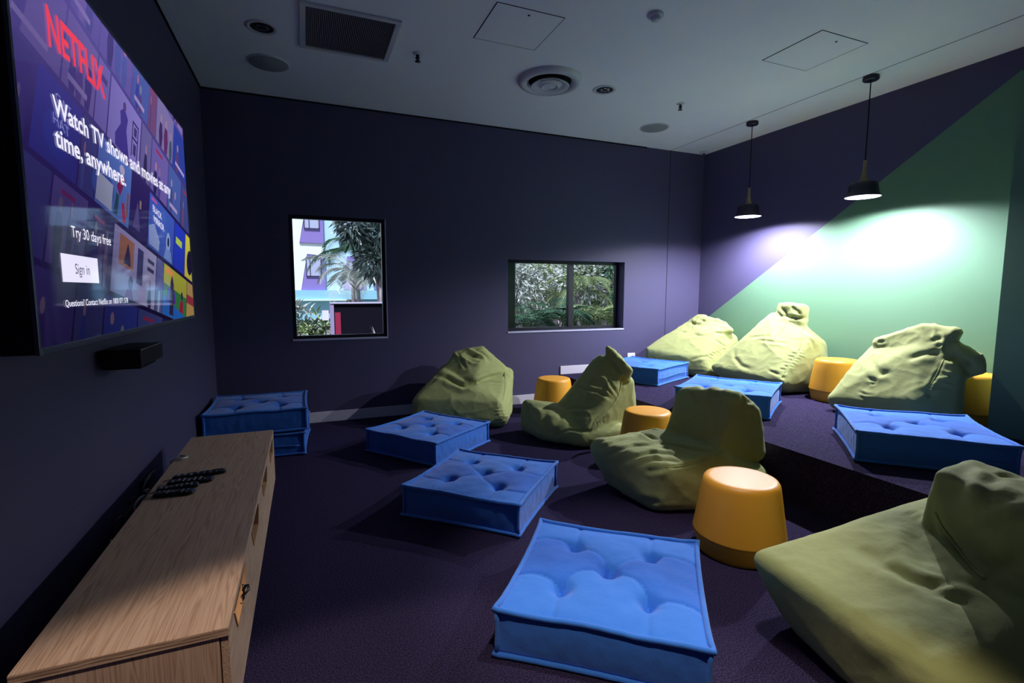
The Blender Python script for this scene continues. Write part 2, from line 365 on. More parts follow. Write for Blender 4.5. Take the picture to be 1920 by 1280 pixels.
def cushion_mesh(seed, H0=.185):
    N = 84; g = np.linspace(-1, 1, N+1); U, V = np.meshgrid(g, g, indexing='ij')
    puff = .026*(1-np.abs(U)**3.0)*(1-np.abs(V)**3.0)
    Z = H0+puff
    for s in SEAMS: Z -= .0065*np.exp(-(seam_dist(U, V, s)/.028)**2)
    for (a, b) in BT:
        r = np.hypot(U-a, V-b); Z -= .040*np.exp(-(r/.10)**2)+.016*np.exp(-(r/.26)**2)
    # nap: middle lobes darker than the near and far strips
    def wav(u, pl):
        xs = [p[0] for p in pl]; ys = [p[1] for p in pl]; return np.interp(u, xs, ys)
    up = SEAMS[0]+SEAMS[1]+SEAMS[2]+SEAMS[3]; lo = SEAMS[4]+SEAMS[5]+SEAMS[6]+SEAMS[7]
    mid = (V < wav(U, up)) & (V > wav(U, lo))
    me_v, cols = [], []
    bm = bmesh.new(); top = {}; bot = {}
    cl = bm.loops.layers.color.new('nap')
    for i in range(N+1):
        for j in range(N+1):
            u, v = g[i], g[j]; x, y = warp(u, v)
            k = 1-max(abs(u), abs(v))**12
            z = Z[i, j]+edge_z(u, v, seed)+.0035*noise.noise((u*5+seed, v*5, 0))*k
            top[i, j] = bm.verts.new((x, y, z))
            if i % 6 == 0 and j % 6 == 0: bot[i, j] = None
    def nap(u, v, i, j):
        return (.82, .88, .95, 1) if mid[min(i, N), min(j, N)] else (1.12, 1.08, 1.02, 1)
    for i in range(N):
        for j in range(N):
            f = bm.faces.new((top[i, j], top[i+1, j], top[i+1, j+1], top[i, j+1]))
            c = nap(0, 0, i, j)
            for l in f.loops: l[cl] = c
    per = [(i, 0) for i in range(N)]+[(N, j) for j in range(N)]+[(N-i, N) for i in range(N)]+[(0, N-j) for j in range(N)]
    prev = [top[p] for p in per]; K = 12
    for k in range(1, K+1):
        t = k/K; cur = []
        for (i, j) in per:
            u, v = g[i], g[j]; x, y = warp(u, v)
            c = max(abs(u), abs(v)); zt = top[i, j].co.z; zb = .014+edge_z(u, v, seed+5)*.5
            b = .010*math.sin(math.pi*t)-.004*math.sin(math.pi*t)*(abs(u*v)**3)*3
            wr = .0035*noise.noise((u*9+seed, v*9, t*2.5))*math.sin(math.pi*t)
            s = 1+(b+wr)/.372
            cur.append(bm.verts.new((x*s, y*s, zt+(zb-zt)*t)))
        n = len(per)
        for q in range(n):
            f = bm.faces.new((prev[(q+1) % n], prev[q], cur[q], cur[(q+1) % n]))
            for l in f.loops: l[cl] = (.95, .95, .97, 1)
        prev = cur
    f = bm.faces.new(prev)
    for l in f.loops: l[cl] = (.9, .9, .9, 1)
    bmesh.ops.recalc_face_normals(bm, faces=bm.faces)
    return bm
def piping_mesh(seed, H0=.185):
    bm = bmesh.new(); n = 200
    for (zz, s5, k5) in ((H0+.002, seed, 1), (.012, seed+5, .5)):
        pts = []
        for q in range(n):
            t = q/n*4; sd = int(t); f = (t-sd)*2-1
            u, v = [(f, -1), (1, f), (-f, 1), (-1, -f)][sd]
            c = abs(f)**14*.03
            x, y = warp(u, v); pts.append((x*(1.016+c*.6), y*(1.012+c*.6), zz+edge_z(u, v, s5)*k5+.002*noise.noise((u*8, v*8, seed))))
        tube(bm, pts, .0105, 8, True)
    for (u, v) in ((-1, -1), (1, -1), (1, 1), (-1, 1)):
        x, y = warp(u, v)
        tube(bm, [(x*1.012, y*1.012, .012), (x*1.005, y*1.005, .06), (x*1.002, y*1.002, .10), (x*1.005, y*1.005, .15), (x*1.012, y*1.012, H0+.006)], .0095, 7)
    return bm
def zip_mesh(sy=1):
    bm = bmesh.new()
    pts = [(.34*t, -(.372*(1-.022*(1-(.34*t/.372)**2))+.0130)*sy, .085+.004*math.sin(t*3)) for t in np.linspace(-1, 1, 15)]
    tube(bm, pts, .0045, 6); return bm
protos = []
for s in (1.3, 6.1):
    r = empty('floor_cushion'); 
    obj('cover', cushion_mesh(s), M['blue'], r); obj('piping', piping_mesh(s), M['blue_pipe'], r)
    obj('zip_seam', zip_mesh(-1 if s < 2 else 1), M['blue_pipe'], r); protos.append(r)
spots = [  # x, y, z, angle deg, proto, label, quarter turns
 (1.975, 1.700, 0, -39.0, 0, 'blue tufted floor cushion nearest the camera, at the bottom of the picture'),
 (1.870, 2.985, 0, 136.5, 1, 'blue tufted floor cushion in the middle of the row of three on the low floor'),
 (1.800, 4.262, 0, -53.0, 0, 'blue tufted floor cushion in front of the beanbag under the wall between the windows'),
 (.420, 4.850, 0, -3.0, 1, 'blue tufted floor cushion at the bottom of the stack of two behind the wooden cabinet'),
 (.425, 4.845, .206, 0.0, 0, 'blue tufted floor cushion on top of the stack of two behind the wooden cabinet'),
 (4.470, 1.935, ZP, -47.0, 1, 'blue tufted floor cushion on the platform edge beside the green nib wall'),
 (4.390, 3.400, ZP, -56.5, 0, 'blue tufted floor cushion on the platform in front of the tall beanbag'),
 (4.570, 4.890, ZP, 24.0, 1, 'blue tufted floor cushion on the platform nearest the window wall'),
]
used = set()
for (x, y, z, a, p, lb) in spots:
    o = protos[p] if p not in used else copy_tree(protos[p]); used.add(p)
    o.location = (x, y, z); o.rotation_euler = (0, 0, R_(a)); tag(o, lb, 'cushion', 'blue tufted floor cushions')

# ------------------------------------------------------------------ stools
sp = None
for (x, y, z, lb) in ((2.93, 1.90, 0, 'yellow plastic stool nearest the camera, between two beanbags'),
                      (3.41, 5.00, 0, 'yellow plastic stool against the window wall beside the platform'),
                      (3.42, 3.32, 0, 'yellow plastic stool between two beanbags, at the foot of the platform'),
                      (5.55, 3.20, ZP, 'yellow plastic stool on the platform between the tall and the right beanbag'),
                      (5.728, 2.24, ZP, 'yellow plastic stool half hidden behind the green nib wall')):
    if sp is None:
        sp = r = empty('stool')
        disc_part('seat_shell', [(0, .398), (.15, .398), (.168, .397), (.180, .392), (.188, .380), (.192, .365), (.205, .28), (.222, .17), (.232, .112), (.233, .104), (.229, .099), (0, .099)], M['yellow'], r, 64)
        disc_part('base_ring', [(.0, .101), (.224, .101), (.226, .096), (.212, .03), (.206, .004), (.200, 0), (0, 0)], M['yellow'], r, 64)
    else: r = copy_tree(sp)
    r.location = (x, y, z); tag(r, lb, 'stool', 'yellow plastic stools')

from mathutils.bvhtree import BVHTree
SEAMLINES = {}
# ------------------------------------------------------------------ beanbags
def soft_hull(bm, sph):
    """convex hull around a handful of soft corners (x, y, z, radius)"""
    t = bmesh.new()
    for (x, y, z, r) in sph:
        bmesh.ops.create_icosphere(t, subdivisions=2, radius=r, matrix=Matrix.Translation((x, y, z)))
    h = bmesh.ops.convex_hull(t, input=t.verts)
    bmesh.ops.delete(t, geom=[g for g in h['geom_interior'] if isinstance(g, bmesh.types.BMVert)], context='VERTS')
    me = bpy.data.meshes.new('tmp'); t.to_mesh(me); t.free(); bm.from_mesh(me); bpy.data.meshes.remove(me)
def poly_dist(P, pl):
    d = np.full(len(P), 9.); s = np.zeros(len(P)); n = len(pl)-1
    for i, (a, b) in enumerate(zip(pl, pl[1:])):
        a = np.array(a); ab = np.array(b)-a; t = np.clip(((P-a)@ab)/max(ab@ab, 1e-9), 0, 1)
        q = np.linalg.norm(P-a-t[:, None]*ab, axis=1); m_ = q < d
        d[m_] = q[m_]; s[m_] = (i+t[m_])/n
    return d, s
def bag_mesh(hulls, z0, seed, strokes=(), vox=.0115, smooth=9, wr=1.0, necks=()):
    bm = bmesh.new()
    for h in hulls: soft_hull(bm, h)
    me = bpy.data.meshes.new('bag_tmp'); bm.to_mesh(me); bm.free()
    o = bpy.data.objects.new('bag_tmp', me); COL.objects.link(o)
    md = o.modifiers.new('r', 'REMESH'); md.mode = 'VOXEL'; md.voxel_size = vox
    ms = o.modifiers.new('s', 'SMOOTH'); ms.factor = .6; ms.iterations = smooth
    dg = bpy.context.evaluated_depsgraph_get()
    out = bpy.data.meshes.new_from_object(o.evaluated_get(dg)); bpy.data.objects.remove(o); bpy.data.meshes.remove(me)
    n = len(out.vertices); P = np.empty(n*3); out.vertices.foreach_get('co', P); P = P.reshape(-1, 3)
    Nn = np.empty(n*3); out.vertices.foreach_get('normal', Nn); Nn = Nn.reshape(-1, 3)
    d = np.zeros(n)
    for i in range(n):
        p = P[i]; h = p[2]-z0
        q = (p[0]*2.1+seed*3.7, p[1]*2.1, p[2]*2.1)
        a = noise.noise(q)*.016
        wx = noise.noise((p[0]*1.6+seed, p[1]*1.6, p[2]*1.6+4))*.35
        f1 = 1-abs(noise.noise(((p[0]+wx)*4.2+seed, (p[1]-wx)*4.2, p[2]*4.2)))*2
        f2 = 1-abs(noise.noise(((p[0]-wx)*8+seed*2, p[1]*8, (p[2]+wx)*8)))*2
        k = .45
        for (nx, ny, nz, rr) in necks:
            k = max(k, 1.6*math.exp(-((p[0]-nx)**2+(p[1]-ny)**2+(p[2]-nz)**2)/rr**2))
        a += (max(f1, 0)**3*.013+max(f2, 0)**3*.0055)*k*wr
        d[i] = a
    for (pl, depth, wid) in strokes:
        depth *= 1.3 if depth < .0125 else 1.1
        ds, s = poly_dist(P, pl); tp = np.clip(np.sin(np.pi*np.clip(s, .02, .98)), 0, 1)**.7; ww = wid*1.15
        d += tp*(-depth*np.exp(-(ds/ww)**2) + depth*.4*np.exp(-((ds-ww*2.0)/(ww*1.3))**2))
    P = P+Nn*d[:, None]
    P[:, 2] = np.maximum(P[:, 2], z0+.002+.0*P[:, 2])
    out.vertices.foreach_set('co', P.ravel()); out.update()
    return out
BAGS = [
 dict(name='B1', z0=0, seed=1.1, label='lime canvas beanbag against the dark window wall, left of a yellow stool', seam=[],
  hulls=[[(1.88,5.0,.10,.08),(1.88,5.02,.24,.07),(2.62,4.66,.09,.09),(2.60,4.70,.22,.08),(2.80,4.95,.1,.08),(2.88,5.1,.46,.07),(2.86,5.32,.44,.08),(2.1,5.38,.1,.08),(2.25,5.34,.5,.07),(2.16,5.12,.50,.06),(2.45,4.95,.38,.07),(2.85,5.35,.1,.08)],
         [(2.33,5.2,.69,.035),(2.60,5.15,.745,.03),(2.2,5.15,.50,.06),(2.80,5.08,.5,.07),(2.44,4.90,.44,.05),(2.45,5.32,.5,.05)]], necks=[(2.45,5.1,.66,.2)]),
 dict(name='B2', z0=0, seed=2.3, label='lime canvas beanbag with a hollow seat and pointed back, between two yellow stools', seam=[],
  hulls=[[(2.80,4.35,.08,.07),(2.78,4.33,.28,.045),(2.82,4.0,.1,.08),(2.84,4.02,.22,.045),(3.05,3.74,.09,.08),(3.4,3.68,.1,.09),(3.3,4.4,.1,.1),(3.1,3.85,.20,.06),(3.1,4.3,.22,.06)],
         [(3.05,4.2,.16,.08),(3.1,3.75,.18,.08),(3.60,3.85,.12,.1),(3.61,3.88,.38,.08),(3.56,3.80,.52,.06),(3.43,4.05,.72,.05),(3.49,3.80,.60,.05),(3.55,4.3,.2,.1),(3.5,4.32,.46,.06),(3.2,4.35,.24,.07)],
         [(3.46,3.98,.74,.022),(3.47,4.0,.835,.024),(3.51,3.74,.58,.022),(3.53,3.72,.665,.022)]], necks=[(3.45,3.9,.7,.25)]),
 dict(name='B3', z0=0, seed=3.9, label='large lime canvas beanbag with a shaded wide back, behind the nearest yellow stool', seam=[],
  hulls=[[(2.82,2.88,.1,.1),(2.71,2.93,.28,.07),(2.86,2.46,.1,.1),(2.83,2.40,.27,.06),(3.3,2.32,.1,.1),(3.60,2.42,.12,.1),(3.45,2.93,.1,.1),(3.2,2.92,.30,.07),(3.3,2.40,.30,.07),(3.0,2.75,.33,.06)],
         [(3.42,2.88,.60,.06),(3.40,2.78,.62,.05),(3.48,2.45,.66,.045),(3.58,2.42,.57,.05),(3.56,2.88,.5,.07),(3.62,2.44,.3,.08),(3.28,2.85,.30,.06),(3.28,2.42,.30,.06),(3.6,2.9,.15,.1)]], necks=[(3.45,2.65,.66,.3)]),
 dict(name='B4', z0=.332, seed=4.4, label='lime canvas beanbag with a ruffled top in the far corner of the platform', seam=[],
  hulls=[[(4.98,5.3,.60,.06),(5.0,5.32,.43,.09),(5.22,4.82,.43,.09),(5.30,4.62,.43,.09),(5.26,4.66,.56,.06),(5.83,4.72,.45,.1),(5.83,5.35,.45,.1),(5.35,5.42,.45,.08),(5.55,5.25,.92,.06),(5.56,4.72,.90,.07),(5.72,4.68,.78,.08),(5.72,5.2,.85,.08)],
         [(5.57,5.22,.98,.035),(5.60,5.12,1.05,.03),(5.60,4.68,.98,.03),(5.64,4.62,.9,.04),(5.5,5.2,.88,.05),(5.5,4.75,.85,.05)]], necks=[(5.58,4.9,.98,.3)]),
 dict(name='B5', z0=.332, seed=5.2, label='tall pale lime beanbag with an upright neck flap, in front of the green wall', seam=[],
  hulls=[[(5.35,4.36,.43,.09),(5.26,4.44,.49,.055),(5.36,3.60,.43,.09),(5.24,3.54,.48,.055),(5.75,3.55,.46,.12),(5.8,4.3,.45,.12),(5.60,3.55,.85,.09),(5.64,3.52,.70,.1),(5.60,4.12,.95,.08),(5.78,3.6,.8,.1),(5.78,4.15,.85,.1),(5.62,3.68,.98,.07),(5.62,4.0,1.08,.07)],
         [(5.62,3.66,.98,.045),(5.64,3.95,1.02,.045),(5.60,3.645,1.22,.028),(5.62,3.93,1.235,.028),(5.68,3.66,1.20,.028),(5.70,3.92,1.22,.028)]], necks=[(5.62,3.8,1.08,.2)]),
 dict(name='B6', z0=.332, seed=6.6, label='pale lime canvas beanbag with a folded top flap, beside the green nib wall', seam=[],
  hulls=[[(5.13,2.9,.40,.06),(5.08,2.91,.44,.035),(5.22,2.35,.43,.09),(5.17,2.31,.54,.06),(5.33,2.18,.45,.09),(5.36,2.18,.75,.08),(5.68,2.72,.44,.1),(5.66,2.6,.8,.1),(5.42,2.77,.86,.06),(5.4,2.35,.98,.07)],
         [(5.4,2.75,.94,.045),(5.4,2.42,1.09,.045),(5.41,2.20,1.07,.03),(5.55,2.45,1.0,.06),(5.34,2.36,.92,.04)],
         [(5.43,2.14,.95,.02),(5.45,2.05,.88,.02),(5.44,2.03,.79,.02),(5.40,2.18,.78,.03),(5.38,2.22,.96,.03),(5.35,2.28,.72,.06)]], necks=[(5.4,2.25,.95,.25)]),
 dict(name='B8', z0=0, seed=8.8, label='large lime canvas beanbag cut off by the bottom right corner of the picture', seam=[],
  hulls=[[(2.66,1.30,.1,.1),(2.56,.95,.1,.1),(2.6,.55,.12,.12),(3.45,1.28,.12,.12),(3.5,.6,.12,.12),(2.50,1.37,.30,.045),(2.47,.75,.28,.08),(2.95,1.30,.33,.05),(3.15,1.22,.42,.05),(3.5,.7,.4,.1),(3.5,1.2,.4,.1)],
         [(3.05,1.07,.675,.028),(3.26,1.08,.68,.035),(3.2,.85,.67,.04),(3.0,.8,.66,.05),(3.1,1.08,.45,.06),(3.4,1.1,.45,.08),(3.0,.7,.45,.08),(3.35,.6,.45,.1)]], necks=[], wr=.45),
]
STROKES = {}
# fold and seam lines, in metres
STROKES = {
 'B1': [
  ([(2.074,5.067,0.494),(2.115,5.03,0.489),(2.16,5.01,0.481),(2.213,4.955,0.444),(2.26,4.913,0.421),(2.306,4.87,0.399),(2.366,4.869,0.413),(2.422,4.858,0.43),(2.478,4.868,0.444),(2.54,4.896,0.455),(2.603,4.923,0.466),(2.664,4.944,0.471),(2.726,4.963,0.477),(2.825,4.957,0.463)], 0.03, 0.02),
  ([(2.353,4.858,0.402),(2.439,4.857,0.421),(2.515,4.876,0.42),(2.59,4.887,0.422),(2.666,4.877,0.414),(2.743,4.866,0.406)], 0.014, 0.013),
  ([(2.323,5.179,0.72),(2.34,5.088,0.653),(2.356,5.027,0.592),(2.372,4.996,0.566)], 0.016, 0.012),
  ([(2.385,5.065,0.662),(2.399,5.025,0.624),(2.402,5.009,0.601)], 0.01, 0.009),
  ([(2.507,5.082,0.723),(2.565,5.067,0.709),(2.639,5.046,0.652)], 0.02, 0.016),
  ([(2.405,5.128,0.71),(2.474,5.066,0.675),(2.517,5.032,0.666),(2.566,5.02,0.655),(2.637,5.042,0.648)], 0.018, 0.016),
  ([(2.804,4.997,0.502),(2.784,4.93,0.449),(2.765,4.864,0.397),(2.732,4.797,0.343),(2.698,4.729,0.292),(2.65,4.662,0.259),(2.612,4.621,0.222)], 0.004, 0.006),
  ([(2.09,5.064,0.502),(2.026,5.045,0.45),(1.946,5.03,0.392)], 0.006, 0.014),
  ([(2.598,4.611,0.195),(2.556,4.62,0.19)], 0.006999999999999999, 0.008),
  ([(2.609,4.601,0.168),(2.55,4.615,0.16)], 0.011000000000000001, 0.008),
  ([(2.62,4.591,0.141),(2.543,4.609,0.131)], 0.009666666666666665, 0.008),
  ([(2.622,4.581,0.113),(2.571,4.591,0.107)], 0.008333333333333333, 0.008),
  ([(2.62,4.574,0.084),(2.553,4.595,0.074)], 0.006999999999999999, 0.008),
  ([(2.623,4.583,0.05),(2.581,4.593,0.044)], 0.011000000000000001, 0.008),
  ([(2.6,4.61,0.193),(2.632,4.615,0.196)], 0.0042, 0.007),
  ([(2.613,4.598,0.16),(2.663,4.615,0.162)], 0.006600000000000001, 0.007),
  ([(2.624,4.586,0.128),(2.696,4.622,0.126)], 0.0058, 0.007),
  ([(2.62,4.575,0.093),(2.661,4.585,0.096)], 0.004999999999999999, 0.007),
  ([(2.622,4.581,0.054),(2.689,4.622,0.049)], 0.0042, 0.007),
 ],
 'B2': [
  ([(3.437,3.985,0.774),(3.427,3.919,0.728),(3.443,3.879,0.702),(3.457,3.836,0.675),(3.457,3.744,0.627),(3.445,3.735,0.574),(3.432,3.724,0.521),(3.422,3.717,0.467)], 0.014, 0.014),
  ([(3.433,3.946,0.779),(3.457,3.854,0.744),(3.476,3.789,0.681),(3.495,3.725,0.645)], 0.016, 0.012),
  ([(3.46,3.892,0.775),(3.484,3.817,0.73),(3.503,3.753,0.702)], 0.01, 0.01),
  ([(3.19,4.106,0.485),(3.19,4.025,0.479),(3.188,3.942,0.474),(3.208,3.858,0.477),(3.245,3.803,0.474),(3.265,3.755,0.459),(3.29,3.716,0.443),(3.363,3.702,0.396)], 0.012, 0.012),
  ([(3.351,3.782,0.557),(3.351,3.742,0.525),(3.362,3.719,0.489),(3.398,3.709,0.427)], 0.014, 0.011),
  ([(3.301,3.798,0.523),(3.306,3.742,0.493),(3.329,3.715,0.458),(3.374,3.704,0.404)], 0.009, 0.01),
  ([(2.945,3.941,0.258),(2.91,3.884,0.221)], 0.008, 0.022),
  ([(2.849,4.092,0.286),(2.806,3.998,0.248),(2.792,3.964,0.196),(2.792,3.93,0.16),(2.798,3.907,0.122),(2.839,3.856,0.105)], 0.018, 0.025),
  ([(2.774,4.272,0.318),(2.749,4.228,0.278),(2.734,4.204,0.235),(2.733,4.158,0.199),(2.732,4.112,0.165),(2.74,4.035,0.143),(2.75,3.966,0.12)], 0.008, 0.016),
  ([(2.996,3.953,0.268),(3.031,3.909,0.261),(3.054,3.845,0.261),(3.079,3.769,0.276),(3.115,3.715,0.286)], 0.007, 0.016),
  ([(3.04,4.034,0.282),(3.071,3.98,0.295),(3.089,3.906,0.315),(3.098,3.82,0.324),(3.123,3.762,0.326)], 0.006, 0.012),
  ([(2.799,3.907,0.069),(2.827,3.868,0.089),(2.858,3.836,0.108),(2.897,3.803,0.136),(2.942,3.781,0.161),(2.977,3.751,0.161),(3.012,3.723,0.16),(3.044,3.69,0.161),(3.111,3.673,0.163)], 0.008, 0.01),
  ([(3.139,3.687,0.253),(3.161,3.678,0.222)], 0.0056, 0.006),
  ([(3.163,3.688,0.263),(3.196,3.68,0.218)], 0.0088, 0.006),
  ([(3.185,3.688,0.274),(3.236,3.688,0.212)], 0.0077333333333333325, 0.006),
  ([(3.208,3.687,0.285),(3.242,3.688,0.244)], 0.006666666666666666, 0.006),
  ([(3.229,3.687,0.297),(3.277,3.691,0.241)], 0.0056, 0.006),
  ([(3.252,3.688,0.309),(3.281,3.689,0.275)], 0.0088, 0.006),
  ([(3.275,3.69,0.321),(3.318,3.695,0.271)], 0.0077333333333333325, 0.006),
  ([(3.102,3.674,0.164),(3.113,3.678,0.207),(3.128,3.687,0.248),(3.181,3.689,0.274),(3.232,3.688,0.301),(3.287,3.691,0.327),(3.319,3.696,0.361),(3.352,3.701,0.395),(3.386,3.708,0.428),(3.408,3.717,0.474),(3.429,3.724,0.521),(3.451,3.733,0.568)], 0.004, 0.006),
 ],
 'B3': [
  ([(3.021,2.866,0.371),(2.992,2.779,0.381),(2.988,2.727,0.379),(2.985,2.678,0.377)], 0.02, 0.014),
  ([(3.126,2.895,0.37),(3.167,2.868,0.372)], 0.012, 0.014),
  ([(2.95,2.62,0.365),(2.988,2.598,0.367),(3.029,2.577,0.369),(3.049,2.544,0.368),(3.074,2.517,0.365),(3.096,2.487,0.363),(3.118,2.458,0.362),(3.135,2.431,0.361),(3.157,2.409,0.359),(3.179,2.387,0.357),(3.204,2.369,0.353),(3.232,2.354,0.348)], 0.014, 0.014),
  ([(3.28,2.892,0.42),(3.266,2.812,0.428)], 0.01, 0.014),
  ([(2.819,2.365,0.309),(2.851,2.358,0.309),(2.888,2.356,0.307),(2.924,2.353,0.306),(2.963,2.352,0.308),(3.001,2.351,0.311),(3.039,2.349,0.314),(3.078,2.351,0.321),(3.116,2.352,0.328),(3.157,2.355,0.335),(3.205,2.356,0.343),(3.257,2.36,0.351)], 0.0081, 0.007),
  ([(2.941,2.345,0.299),(2.962,2.324,0.263)], 0.006999999999999999, 0.006),
  ([(2.971,2.346,0.301),(2.985,2.33,0.276),(2.998,2.314,0.252)], 0.011000000000000001, 0.006),
  ([(3.0,2.346,0.304),(3.01,2.331,0.283),(3.021,2.316,0.262),(3.033,2.302,0.241)], 0.009666666666666665, 0.006),
  ([(3.027,2.345,0.307),(3.038,2.33,0.286),(3.049,2.316,0.265)], 0.008333333333333333, 0.006),
  ([(3.057,2.345,0.31),(3.072,2.325,0.282),(3.087,2.306,0.254)], 0.006999999999999999, 0.006),
  ([(3.086,2.347,0.316),(3.104,2.322,0.282)], 0.011000000000000001, 0.006),
  ([(3.114,2.347,0.323),(3.128,2.331,0.297),(3.142,2.314,0.272)], 0.009666666666666665, 0.006),
  ([(3.146,2.35,0.328),(3.155,2.334,0.307),(3.166,2.319,0.286),(3.178,2.305,0.264)], 0.008333333333333333, 0.006),
  ([(3.175,2.351,0.334),(3.185,2.335,0.313),(3.195,2.32,0.292)], 0.006999999999999999, 0.006),
  ([(3.205,2.351,0.339),(3.216,2.328,0.312),(3.231,2.309,0.283)], 0.011000000000000001, 0.006),
  ([(3.232,2.35,0.345),(3.252,2.326,0.309)], 0.009666666666666665, 0.006),
  ([(2.751,2.467,0.258),(2.765,2.434,0.273),(2.779,2.402,0.287),(2.799,2.373,0.3),(2.83,2.358,0.306)], 0.016, 0.012),
  ([(2.735,2.529,0.281),(2.753,2.498,0.301),(2.777,2.476,0.317),(2.81,2.466,0.329),(2.831,2.439,0.332),(2.856,2.419,0.333),(2.888,2.407,0.33),(2.914,2.384,0.327),(2.944,2.366,0.321)], 0.011, 0.013),
  ([(2.695,2.661,0.25),(2.706,2.626,0.276),(2.721,2.598,0.298),(2.741,2.575,0.319),(2.771,2.556,0.331),(2.81,2.548,0.339),(2.853,2.544,0.345),(2.876,2.512,0.349),(2.912,2.496,0.347),(2.946,2.477,0.346),(2.961,2.45,0.342),(2.973,2.421,0.34),(2.986,2.393,0.337)], 0.012, 0.015),
  ([(2.67,2.774,0.273),(2.689,2.729,0.305),(2.717,2.697,0.331),(2.746,2.681,0.343),(2.785,2.68,0.349),(2.828,2.683,0.353),(2.857,2.664,0.356),(2.886,2.644,0.358),(2.914,2.623,0.361)], 0.011, 0.015),
  ([(2.668,2.83,0.313),(2.695,2.8,0.335),(2.736,2.793,0.349),(2.778,2.799,0.353),(2.818,2.803,0.358),(2.858,2.805,0.364)], 0.007, 0.014),
  ([(2.677,2.889,0.332),(2.704,2.858,0.348),(2.751,2.857,0.353),(2.815,2.874,0.358),(2.901,2.921,0.353)], 0.005, 0.012),
  ([(2.813,2.358,0.297),(2.804,2.356,0.256),(2.804,2.364,0.209),(2.806,2.368,0.172),(2.807,2.371,0.136),(2.809,2.375,0.1)], 0.006, 0.02),
  ([(2.764,2.542,0.035),(2.761,2.483,0.057),(2.769,2.439,0.071),(2.784,2.406,0.079),(2.806,2.382,0.083)], 0.008, 0.018),
  ([(3.224,2.586,0.376),(3.247,2.558,0.389),(3.26,2.519,0.406),(3.27,2.477,0.414),(3.281,2.438,0.421),(3.295,2.402,0.427)], 0.008, 0.018),
  ([(3.48,2.42,0.694),(3.469,2.403,0.655),(3.468,2.395,0.614)], 0.014, 0.01),
  ([(3.492,2.4,0.65),(3.561,2.406,0.643)], 0.008, 0.01),
  ([(3.543,2.376,0.572),(3.55,2.371,0.541),(3.561,2.369,0.509)], 0.008, 0.012),
  ([(3.394,2.686,0.682),(3.386,2.634,0.684),(3.401,2.605,0.68),(3.413,2.568,0.681),(3.41,2.517,0.686),(3.426,2.486,0.685)], 0.008, 0.016),
 ],
 'B4': [
  ([(5.519,5.188,0.977),(5.493,5.081,0.952),(5.494,4.995,0.949)], 0.018, 0.018),
  ([(5.456,4.87,0.949),(5.504,4.839,0.976),(5.545,4.801,1.003),(5.567,4.744,1.006),(5.594,4.692,1.009)], 0.018, 0.018),
  ([(5.537,5.02,1.009),(5.536,4.933,0.996)], 0.018, 0.014),
  ([(5.536,4.862,1.0),(5.541,4.786,0.996),(5.556,4.721,0.99),(5.573,4.658,0.977),(5.622,4.629,0.96)], 0.014, 0.014),
  ([(5.44,4.687,0.876),(5.481,4.65,0.869),(5.549,4.639,0.859)], 0.01, 0.013),
  ([(5.327,5.147,0.862),(5.32,5.036,0.852)], 0.008, 0.016),
  ([(5.316,4.906,0.845),(5.341,4.812,0.834)], 0.008, 0.016),
  ([(5.268,4.976,0.823),(5.296,4.895,0.825),(5.329,4.823,0.825),(5.363,4.753,0.83),(5.404,4.693,0.834)], 0.006, 0.012),
  ([(5.393,4.657,0.795),(5.479,4.607,0.745),(5.573,4.587,0.692)], 0.01, 0.012),
  ([(5.145,4.749,0.539),(5.192,4.662,0.582),(5.242,4.613,0.594),(5.316,4.589,0.602)], 0.008, 0.013),
  ([(5.32,4.576,0.57),(5.284,4.594,0.585)], 0.0056, 0.008),
  ([(5.352,4.58,0.602),(5.3,4.603,0.623)], 0.0088, 0.008),
  ([(5.4,4.581,0.618),(5.326,4.605,0.647)], 0.0077333333333333325, 0.008),
  ([(5.446,4.579,0.635),(5.392,4.59,0.654)], 0.006666666666666666, 0.008),
  ([(5.496,4.582,0.651),(5.422,4.595,0.678)], 0.0056, 0.008),
  ([(5.545,4.583,0.667),(5.501,4.593,0.684)], 0.0088, 0.008),
  ([(5.16,4.735,0.403),(5.186,4.669,0.411),(5.213,4.607,0.419),(5.279,4.541,0.408)], 0.006, 0.01),
 ],
 'B5': [
  ([(5.599,3.955,1.157),(5.573,3.861,1.116),(5.574,3.803,1.111),(5.574,3.745,1.107),(5.57,3.677,1.103),(5.585,3.625,1.098),(5.629,3.612,1.105)], 0.018, 0.015),
  ([(5.58,3.873,1.205),(5.581,3.802,1.134)], 0.018, 0.014),
  ([(5.581,3.767,1.231),(5.576,3.719,1.196),(5.565,3.661,1.162),(5.582,3.624,1.127)], 0.014, 0.014),
  ([(5.63,3.612,1.098),(5.612,3.611,1.05),(5.587,3.604,1.003),(5.545,3.585,0.958),(5.509,3.564,0.903),(5.478,3.547,0.849),(5.444,3.528,0.796),(5.396,3.525,0.741),(5.351,3.526,0.687),(5.307,3.527,0.64),(5.27,3.533,0.592),(5.22,3.528,0.525)], 0.0061, 0.008),
  ([(5.431,3.526,0.783),(5.459,3.491,0.773)], 0.0056, 0.008),
  ([(5.407,3.524,0.757),(5.454,3.481,0.742)], 0.0088, 0.008),
  ([(5.387,3.525,0.731),(5.451,3.472,0.711)], 0.0077333333333333325, 0.008),
  ([(5.366,3.526,0.705),(5.402,3.486,0.693)], 0.006666666666666666, 0.008),
  ([(5.344,3.526,0.679),(5.397,3.476,0.662)], 0.0056, 0.008),
  ([(5.32,3.526,0.655),(5.348,3.492,0.645)], 0.0088, 0.008),
  ([(5.299,3.528,0.629),(5.348,3.486,0.615)], 0.0077333333333333325, 0.008),
  ([(5.28,3.531,0.604),(5.347,3.481,0.584)], 0.006666666666666666, 0.008),
  ([(5.428,3.526,0.78),(5.411,3.559,0.785)], 0.0042, 0.007),
